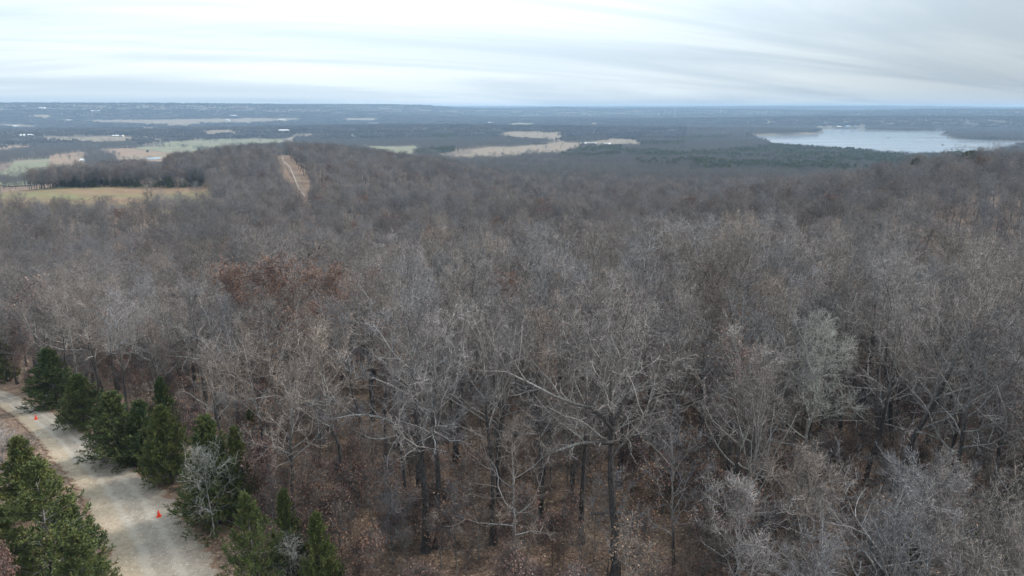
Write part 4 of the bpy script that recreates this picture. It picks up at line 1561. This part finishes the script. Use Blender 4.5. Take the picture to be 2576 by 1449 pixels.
hh = rng.uniform(0.7, 1.0, len(X))
scatter('woodland', 'dense dark line of bare trees behind the reddish pasture', mid_lib, X, Y, hh, rng.choice(4, len(X)), Zs=hh)
# dark evergreens under the tree line behind the near pasture
X, Y, d = wedge(16000, 430, 720, 42)
p0, q0 = survey(X, Y, height(X, Y))
sel = (q0 < 472) & (q0 > 455) & (p0 < 520) & (p0 > -120)
X, Y = X[sel], Y[sel]
i = thin(X, Y, 7)
X, Y = X[i], Y[i]
o = rng.permutation(len(X))[:130]
X, Y = X[o], Y[o]
for x, y in zip(X, Y):
    a, c = CEDF[rng.integers(0, 3)]
    r = empty('cedar_tree', (x, y, float(height(x, y)) - .1), rng.random() * 6)
    s = rng.uniform(0.45, 0.85)
    r.scale = (s * 1.4, s * 1.4, s)
    tag(r, 'dark evergreen at the foot of the tree line behind the reddish pasture', 'cedar', 'evergreens along the reddish pasture')
    link(bpy.data.objects.new('trunk', a), r)
    link(bpy.data.objects.new('foliage', c), r)
for px, py, h, lab in [(1436, 522, 8.5, 'dark lone cedar standing among grey trees below the wide pale pasture'), (1860, 552, 8, 'yellow-green cedar alone in the grey slope before the evergreen band'),
                       (1988, 518, 7, 'dark green cedar pair member on the grey slope below the lake'), (2016, 516, 6, 'smaller cedar beside the dark cedar on the grey slope'),
                       (372, 383.5, 6, 'round dark bush alone in the tan field by the pond'), (1597, 500, 6, 'small dim cedar on the slope beneath the long barn')]:
    p = ground_at(px, py)
    a, c = CEDF[rng.integers(0, 3)]
    r = empty('cedar_tree', (p[0], p[1], p[2]), rng.random() * 6)
    r.scale = (h / 9 * 1.2, h / 9 * 1.2, h / 9)
    if px < 400:
        r.scale = (1.2, 1.2, .6)
    tag(r, lab, 'cedar')
    link(bpy.data.objects.new('trunk', a), r)
    link(bpy.data.objects.new('foliage', c), r)

# lone bare trees in the fields
LONE = {}
for px, py, ty, k, lab in [(383, 512, 448, 3, 'big round bare tree alone in the reddish pasture'), (372, 508, 462, 0, 'smaller bare tree leaning on the big round tree in the pasture'),
                           (497, 505, 455, 3, 'round bare tree at the pasture end near the wooded hill'), (58, 520, 478, 0, 'bushy bare tree at the near edge of the pasture'),
                           (451, 477, 445, 1, 'dark bare tree with straight trunk at the pasture tree line'), (461, 477, 447, 1, 'second dark straight-trunked tree at the pasture tree line'),
                           (968, 375, 357, 3, 'round bare tree in the flat green field'), (1352, 343, 327, 0, 'bare tree alone in the tan field near the long barn'),
                           (1367, 342, 328, 2, 'second bare tree in the tan field near the long barn'), (1410, 378, 364, 0, 'bare tree near the end of the long barn'),
                           (747, 408, 386, 0, 'bare tree before the hilltop house across the track'), (768, 410, 388, 3, 'second bare tree before the hilltop house across the track'), (733, 409, 388, 1, 'dark tree on the hilltop just beside the track'), (1373, 384, 362, 3, 'wide bare tree in the pale pasture by the long barn'), (240, 402, 379, 3, 'big bare tree by the farm below the tan field'),
                           (267, 402, 382, 0, 'dark bare tree in the farm clump below the tan field'), (85, 404, 379, 3, 'bare tree at the bend of the farm track')]:
    p, H = base_top(px, py, ty)
    me = MIDM[min(k, 3)]
    h = [16, 15, 16.5, 15][k]
    r = empty('bare_tree', (p[0], p[1], p[2] - .1), rng.random() * 6)
    r.scale = (H / h * (1.1 if k == 3 else 0.85),) * 2 + (H / h,)
    tag(r, lab, 'tree', 'lone bare trees in the fields')
    if k not in LONE:
        g_ = dict(zip(range(4), ((16, .74), (15, .86), (16.5, .66), (15, .8))))[k]
        tt = grow(200 + k, g_[0], 0.19, (24, 8, 6, 3), 1.9, g_[1], 0.42, (92, 12), lod=1)
        tm, _, cm, _ = tree_meshes(tt)
        LONE[k] = (tm, cm)
    tm, cm = LONE[k]
    link(bpy.data.objects.new('trunk', tm), r)
    link(bpy.data.objects.new('crown', cm), r)

for (lab, mt, poly, off), n_, words in [(FIELDS[6], 34, 'green meadow strip beyond the pond'), (FIELDS[13], 8, 'tan field beside the long barn'), (FIELDS[12], 9, 'wide pale pasture'), (FIELDS[5], 8, 'long tan field'), (FIELDS[7], 10, 'far broad tan field'), (FIELDS[14], 10, 'straw field behind the long barn'), (FIELDS[2], 7, 'mixed field below the pond')]:
    pl = np.array(poly, float)
    c_ = 0
    while c_ < n_:
        px, py = rng.uniform(pl[:, 0].min(), pl[:, 0].max()), rng.uniform(pl[:, 1].min(), pl[:, 1].max())
        if not in_poly(np.array([px]), np.array([py]), pl)[0] or px < -40 or px > 2600:
            continue
        p = ground_at(px, py)
        r = empty('bare_tree', (p[0], p[1], p[2] - .1), rng.random() * 6)
        s = rng.uniform(.45, .95)
        r.scale = (s, s, s)
        tag(r, 'bare tree dotted over the ' + words, 'tree', 'bare trees dotted over the ' + words)
        link(bpy.data.objects.new('crown', FARM[rng.integers(0, 4)]), r)
        c_ += 1

# ---------------------------------------------------------------- leaf litter near the open floor
g = np.random.default_rng(5)
n = 60000
x = g.uniform(-26, 30, n)
y = g.uniform(32, 76, n)
dr = np.array([np.min(np.hypot(ROADL[:, 0] - a, ROADL[:, 1] - b)) for a, b in zip(x[:n], y[:n])])
keep = (dr > ROADW * 0.5 - 0.25) & ((y < 58) | (g.random(n) < 0.45))
# a sprinkle at the road verge
x, y = x[keep], y[keep]
l = Acc()
B = np.stack([x, y, height(x, y) + 0.015 + g.random(len(x)) * 0.05], 1)
d3 = nrm(np.stack([g.normal(0, 1, len(x)), g.normal(0, 1, len(x)), g.normal(0, .22, len(x))], 1))
s3 = nrm(np.cross(d3, np.array([[0, 0, 1.]]) + g.normal(0, .25, (len(x), 3))))
Lf = (g.uniform(.10, .21, len(x)))[:, None]
V4 = np.stack([B, B + d3 * Lf * .5 + s3 * Lf * .34 + [0, 0, .02], B + d3 * Lf, B + d3 * Lf * .5 - s3 * Lf * .34 + [0, 0, .02]], 1)
f2 = np.array([(0, 1, 2), (0, 2, 3)])
l.add(V4, (f2[None] + (np.arange(len(x)) * 4)[:, None, None]).reshape(-1, 3), np.repeat(g.random(len(x)), 4), 0)
lo = link(bpy.data.objects.new('leaf_litter', l.mesh('leaf_litter', [M_LITTER], False)))
tag(lo, 'brown and tan fallen oak leaves on the forest floor', kind='stuff')

# fallen logs
for px, py, L_, rz, r0, lab in [(1560, 1292, 4.5, 0.05, .12, 'dark fallen log lying on the open leaf-covered floor'), (1905, 1310, 5.0, 0.35, .15, 'fallen mossy log lying under pale twigs by the lake side')]:
    p = ground_at(px, py)
    gq = np.random.default_rng(int(px))
    t = np.linspace(0, 1, 8)
    P = np.stack([(t - .5) * L_, gq.normal(0, .05, 8), np.full(8, r0 * .9)], 1)[None]
    a = Acc()
    tubes(a, P, (r0 * (1 - .5 * t))[None], 8)
    stub = np.array([[[0, 0, r0], [.1, .3, r0 + .25], [.15, .6, r0 + .4]]])
    r = empty('fallen_log', p, rz)
    tag(r, lab, 'log')
    link(bpy.data.objects.new('trunk', a.mesh('log_trunk', [M_BARK])), r)
    b = Acc()
    tubes(b, stub, np.array([[.05, .035, .02]]), 5)
    link(bpy.data.objects.new('branch_stub', b.mesh('branch_stub', [M_BARK])), r)

# ---------------------------------------------------------------- traffic cones
def lathe(prof, S=20):
    v, f = [], []
    for r_, z_ in prof:
        for s in range(S):
            a_ = 2 * math.pi * s / S
            v.append((r_ * math.cos(a_), r_ * math.sin(a_), z_))
    for k in range(len(prof) - 1):
        for s in range(S):
            f.append((k * S + s, k * S + (s + 1) % S, (k + 1) * S + (s + 1) % S, (k + 1) * S + s))
    f.append(tuple(range((len(prof) - 1) * S, len(prof) * S)))
    return v, f


def cone(px, py, h, lab):
    p = ground_at(px, py)
    r = empty('traffic_cone', (p[0], p[1], float(height(p[0], p[1])) + 0.055), rng.random())
    tag(r, lab, 'traffic cone', 'orange traffic cones on the gravel road')
    v, f = lathe([(.125, .03), (.12, .05), (.075, .27), (.035, h - .03), (.034, h), (.024, h), (.022, h - .05)])
    link(bpy.data.objects.new('cone_body', py_mesh('cone_body', v, f, [M_ORANGE], smooth=True)), r)
    q_ = .17
    bv = []
    for s_, z_ in ((1.0, 0.0), (1.0, .025), (.93, .035)):
        c_ = .05
        for sx, sy in ((1, 1), (-1, 1), (-1, -1), (1, -1)):
            A_ = [(sx * q_, sy * (q_ - c_)), (sx * (q_ - c_), sy * q_)]
            if sx * sy < 0:
                A_.reverse()
            for ax, ay in A_:
                bv.append((ax * s_, ay * s_, z_))
    bf = [tuple(range(7, -1, -1)), tuple(range(16, 24))]
    for k in range(2):
        for s in range(8):
            bf.append((k * 8 + s, k * 8 + (s + 1) % 8, k * 8 + 8 + (s + 1) % 8, k * 8 + 8 + s))
    link(bpy.data.objects.new('base', py_mesh('cone_base', bv, bf, [M_ORANGE_D])), r)


cone(400, 1300, 0.50, 'orange traffic cone on the gravel opposite the biggest roadside cedar')
cone(91, 1056, 0.50, 'orange traffic cone farther up the gravel road at the bend')

# ---------------------------------------------------------------- buildings, mast, pier, boats
def box(x0, x1, y0, y1, z0, z1):
    v = [(x0, y0, z0), (x1, y0, z0), (x1, y1, z0), (x0, y1, z0), (x0, y0, z1), (x1, y0, z1), (x1, y1, z1), (x0, y1, z1)]
    f = [(0, 3, 2, 1), (4, 5, 6, 7), (0, 1, 5, 4), (1, 2, 6, 5), (2, 3, 7, 6), (3, 0, 4, 7)]
    return v, f


def house(name, cat, label, px, py, L_, D_, h, rh, wallm, roofm, rz=0.0, group=None, wins=3, chimney=True, at=None):
    p = ground_at(px, py) if at is None else at
    r = empty(name, (p[0], p[1], p[2] + 0.6), rz)
    tag(r, label, cat, group)
    a, b = L_ / 2, D_ / 2
    v = [(-a, -b, -1.5), (a, -b, -1.5), (a, b, -1.5), (-a, b, -1.5), (-a, -b, h), (a, -b, h), (a, b, h), (-a, b, h), (-a, 0, h + rh), (a, 0, h + rh)]
    f = [(0, 3, 2, 1), (0, 1, 5, 4), (2, 3, 7, 6), (1, 2, 6, 9, 5), (3, 0, 4, 8, 7)]
    link(bpy.data.objects.new('wall', py_mesh('wall', v, f, [wallm])), r)
    e, th = 0.5, 0.22
    sl = rh / b
    rv = []
    for x_ in (-a - e, a + e):
        rv += [(x_, -b - e, h - sl * e + .03), (x_, 0, h + rh + .03), (x_, b + e, h - sl * e + .03), (x_, -b - e, h - sl * e + th), (x_, 0, h + rh + th), (x_, b + e, h - sl * e + th)]
    rf = [(3, 4, 10, 9), (4, 5, 11, 10), (0, 6, 7, 1), (1, 7, 8, 2), (0, 3, 9, 6), (2, 8, 11, 5), (0, 1, 4, 3), (1, 2, 5, 4), (6, 9, 10, 7), (7, 10, 11, 8)]
    ro = link(bpy.data.objects.new('roof', py_mesh('roof', rv, rf, [roofm])), r)
    if chimney:
        cv, cf = box(a * .4, a * .4 + .9, .3, 1.2, h + rh * .4, h + rh + 1.0)
        link(bpy.data.objects.new('chimney', py_mesh('chimney', cv, cf, [M_WALLBRICK])), ro)
    for k in range(wins):
        x_ = -a + L_ * (k + .7) / (wins + .4)
        wv, wf = box(x_ - .6, x_ + .6, -b - .06, -b + .05, h * .35, h * .8)
        link(bpy.data.objects.new('window', py_mesh('window', wv, wf, [M_GLASS])), r)
    dv, df = box(-a + L_ * .08, -a + L_ * .08 + 1.1, -b - .05, -b + .05, -.4, h * .75)
    link(bpy.data.objects.new('door', py_mesh('door', dv, df, [M_WALLDARK])), r)
    return r


def lift(x, y):
    return np.array([x, y, float(height(x, y))])


house('house', 'house', 'hilltop house with white roof among bare trees left of the track', 754, 464, 12, 8, 3.2, 2.6, M_WALLGREY, M_WHITE, 0.3) if False else None
house('house', 'house', 'hilltop house with a white roof among bare trees', 644, 395, 11, 8, 4.5, 2.8, M_WALLGREY, M_WHITE, 0.25)
house('shed', 'shed', 'small white-roofed shed on the hilltop beside the track', 695, 391, 5.5, 4, 3.5, 1.2, M_WALLCREAM, M_WHITE, 0.2, chimney=False, wins=1)
house('house', 'house', 'pale green roofed house on the hilltop across the track', 764, 397, 14, 9, 4.0, 2.6, M_WALLGREY, M_ROOFTEAL, -0.1)
house('long_barn', 'barn', 'long white-roofed poultry barn behind the pale pasture', 1479, 366, 42, 12, 4.5, 2.8, M_WALLDARK, M_WHITE, 0.05, chimney=False, wins=8)
house('barn', 'barn', 'shorter pale barn at the end of the long barn', 1527, 365, 16, 10, 3.0, 2, M_WALLGREY, M_WHITE, 0.05, chimney=False, wins=2)
house('barn', 'barn', 'white barn at the edge of the valley woods', 68, 346, 34, 16, 6, 3.5, M_WHITE, M_WHITE, 0.0, chimney=False, wins=4)
house('barn', 'barn', 'pale low barn at the far end of the tan track field', 296, 345, 36, 12, 4, 2, M_WALLCREAM, M_WHITE, 0.1, chimney=False, wins=3)
for i, (px, py, L_, h, lab) in enumerate([(40, 322, 26, 8, 'greyish farmstead in the blue woods near the tan field'), (170, 306, 44, 7, 'far white farm row in the blue valley'),
                                         (107, 275, 45, 9, 'tiny pale house high on the far blue ridge'), (240, 282.5, 50, 8, 'tiny white pair of roofs on the far ridge slope'),
                                         (572, 305, 24, 7, 'white house standing in the far broad tan field'), (588, 294, 40, 8, 'white barn at the foot of the far blue ridge'),
                                         (708, 304, 40, 8, 'pale yellowish barn at the end of the far broad field'), (713, 334, 30, 8, 'bright white farm building beyond the hilltop'),
                                         (722, 334, 12, 8, 'small bright shed next to the white farm building beyond the hilltop'), (622, 333, 12, 6, 'white shed among meadow trees'),
                                         (939, 314, 50, 8, 'white barn with a drive in the middle blue woods'), (1235, 312, 36, 8, 'pale roof among the blue middle woods'),
                                         (210, 408, 9, 3, 'white roofed farmhouse by the farm track'), (222, 407, 9, 3.5, 'second roof in the farm by the track'),
                                         (233, 425, 10, 4, 'pale hut before the dark tree line'), (200, 432, 12, 4, 'light blue roofs half hidden by the tree line')]):
    house('farm_building', 'farm building', lab, px, py, L_, max(7, L_ * .35), h, 2.5, M_WHITE if i % 3 else M_WALLCREAM, M_WHITE, rng.uniform(-.3, .3), 'scattered far farm buildings', wins=2, chimney=False)
roofs = [M_ROOFGREY, M_ROOFBROWN, M_WHITE, M_ROOFBLUE]
walls = [M_WALLCREAM, M_WALLGREY, M_WALLBRICK, M_WHITE]
rw = ['grey', 'brown', 'white', 'blue']
ww = ['cream', 'grey', 'brick', 'white']
where = ['on the far lake bank', 'above the far lake bank', 'on the bay shore', 'by the narrow bay']
seen = {}
for i, (px, py) in enumerate([(2062, 321.5), (2085, 320.5), (2110, 322), (2131, 321), (2152, 321.5), (2168, 318.5), (2206, 325), (2230, 326.5), (2262, 327), (2290, 327.5), (2330, 327), (2360, 328),
                              (2440, 322), (2452, 320), (2424, 325), (2496, 347.5), (2555, 352), (2568, 350), (1815, 337), (1835, 336), (1797, 339)]):
    a_, b_ = i % 4, (i * 3 + i // 4) % 4
    wh_ = 'on the tip of the far bank' if i < 6 else 'along the straight far bank' if i < 12 else 'on the wooded slope above the bay' if i < 15 else 'beside the near bay shore' if i < 18 else 'by the narrow inlet'
    lab = f'lake house with {rw[a_]} roof and {ww[b_]} walls {wh_}'
    seen[lab] = seen.get(lab, 0) + 1
    house('lake_house', 'house', lab, px, py, rng.uniform(16, 26), 10, 5.5, 3, walls[b_], roofs[a_], rng.uniform(-.4, .4), 'houses round the lake')

# pier with a forked end at the near bay
p = ground_at(2470, 373, LAKE_Z)
q2 = ground_at(2520, 377, LAKE_Z)
r = empty('pier', (p[0], p[1], LAKE_Z), math.atan2(q2[1] - p[1], q2[0] - p[0]))
tag(r, 'brown fishing pier with a forked end reaching into the near bay', 'pier')
ln = 75.0
v, f = box(-ln / 2, ln / 2, -2.2, 2.2, 1.4, 1.8)
link(bpy.data.objects.new('deck', py_mesh('deck', v, f, [M_WOODDECK])), r)
for sy in (-1, 1):
    v, f = box(-ln / 2 - 22, -ln / 2, sy * 5 - 1.5, sy * 5 + 1.5, 1.4, 1.8)
    link(bpy.data.objects.new('finger', py_mesh('finger', v, f, [M_WOODDECK])), r)
v, f = box(-ln / 2 - 1.5, -ln / 2 + 1.5, -6.6, 6.6, 1.82, 2.1)
link(bpy.data.objects.new('cross_deck', py_mesh('cross_deck', v, f, [M_WOODDECK])), r)
for k in range(10):
    v, f = box(-ln / 2 + k * 8, -ln / 2 + k * 8 + .4, -2.6, -2.2, -1.5, 2.9)
    link(bpy.data.objects.new('post', py_mesh('post', v, f, [M_WOODDECK])), r)

for px, py, lab in [(2234, 347.5, 'dark fishing boat out on the middle of the lake'), (2371, 365, 'small dark boat near the pier')]:
    p = ground_at(px, py, LAKE_Z)
    r = empty('boat', (p[0], p[1], LAKE_Z), rng.uniform(-.3, .3))
    tag(r, lab, 'boat', 'boats on the lake')
    hv = [(-4, -1, .9), (-4, 1, .9), (2, 1.1, 1), (4.6, 0, 1.4), (2, -1.1, 1), (-3.7, -.6, -.3), (-3.7, .6, -.3), (2, .6, -.3), (3.8, 0, -.1), (2, -.6, -.3)]
    hf = [(0, 1, 2, 3, 4)[::-1], (5, 6, 7, 8, 9)] + [(k, (k + 1) % 5, 5 + (k + 1) % 5, 5 + k) for k in range(5)]
    link(bpy.data.objects.new('hull', py_mesh('hull', hv, hf, [M_HULL])), r)
    v, f = box(-1.5, .6, -.8, .8, 1.0, 2.4)
    link(bpy.data.objects.new('cabin', py_mesh('cabin', v, f, [M_WALLGREY])), r)

# radio mast on the skyline
vm = ray(1698, 276)
dd = 4600.0
mx, my = vm[0] / math.hypot(vm[0], vm[1]) * dd, vm[1] / math.hypot(vm[0], vm[1]) * dd
mz = float(height(mx, my))
r = empty('radio_mast', (mx, my, mz))
tag(r, 'thin radio mast standing on the far skyline', 'radio mast')
top = 30 + dd * math.tan(R(0.24)) - mz
for k in range(3):
    a_ = k * 2.094
    A = Acc()
    tubes(A, np.array([[[3 * math.cos(a_), 3 * math.sin(a_), -3], [1.8 * math.cos(a_), 1.8 * math.sin(a_), top / 2], [.3 * math.cos(a_), .3 * math.sin(a_), top]]]), np.array([[.7, .6, .4]]), 4)
    link(bpy.data.objects.new('leg', A.mesh('mast_leg', [M_STEEL])), r)
A = Acc()
segs = []
for j in range(24):
    z0, z1 = top * j / 24, top * (j + 1) / 24
    r0_, r1_ = 3 * (1 - .9 * j / 24), 3 * (1 - .9 * (j + 1) / 24)
    for k in range(3):
        a_, b_ = k * 2.094, (k + 1) * 2.094
        s0, s1 = np.array([r0_ * math.cos(a_), r0_ * math.sin(a_), z0]), np.array([r1_ * math.cos(b_), r1_ * math.sin(b_), z1])
        segs.append([s0, (s0 + s1) / 2, s1])
segs = np.array(segs)
tubes(A, segs, np.full(segs.shape[:2], .22), 3)
link(bpy.data.objects.new('bracing', A.mesh('bracing', [M_STEEL])), r)

# ---------------------------------------------------------------- haze over the whole country
hz = bpy.data.materials.new('haze')
hz.use_nodes = True
nt = NT(hz.node_tree)
ho = nt.n('ShaderNodeOutputMaterial')
pv = nt.n('ShaderNodeVolumePrincipled')
pv.inputs['Color'].default_value = (0.50, 0.73, 1.0, 1)
pv.inputs['Density'].default_value = 1.25e-4
pv.inputs['Anisotropy'].default_value = 0.0
nt.t.links.new(pv.outputs[0], ho.inputs['Volume'])
S_ = 15400
v, f = box(-S_, S_, -S_, S_, -95, 78)
hb = link(bpy.data.objects.new('haze', py_mesh('haze', v, f, [hz])))
tag(hb, 'thin blue haze over the far country', kind='stuff')
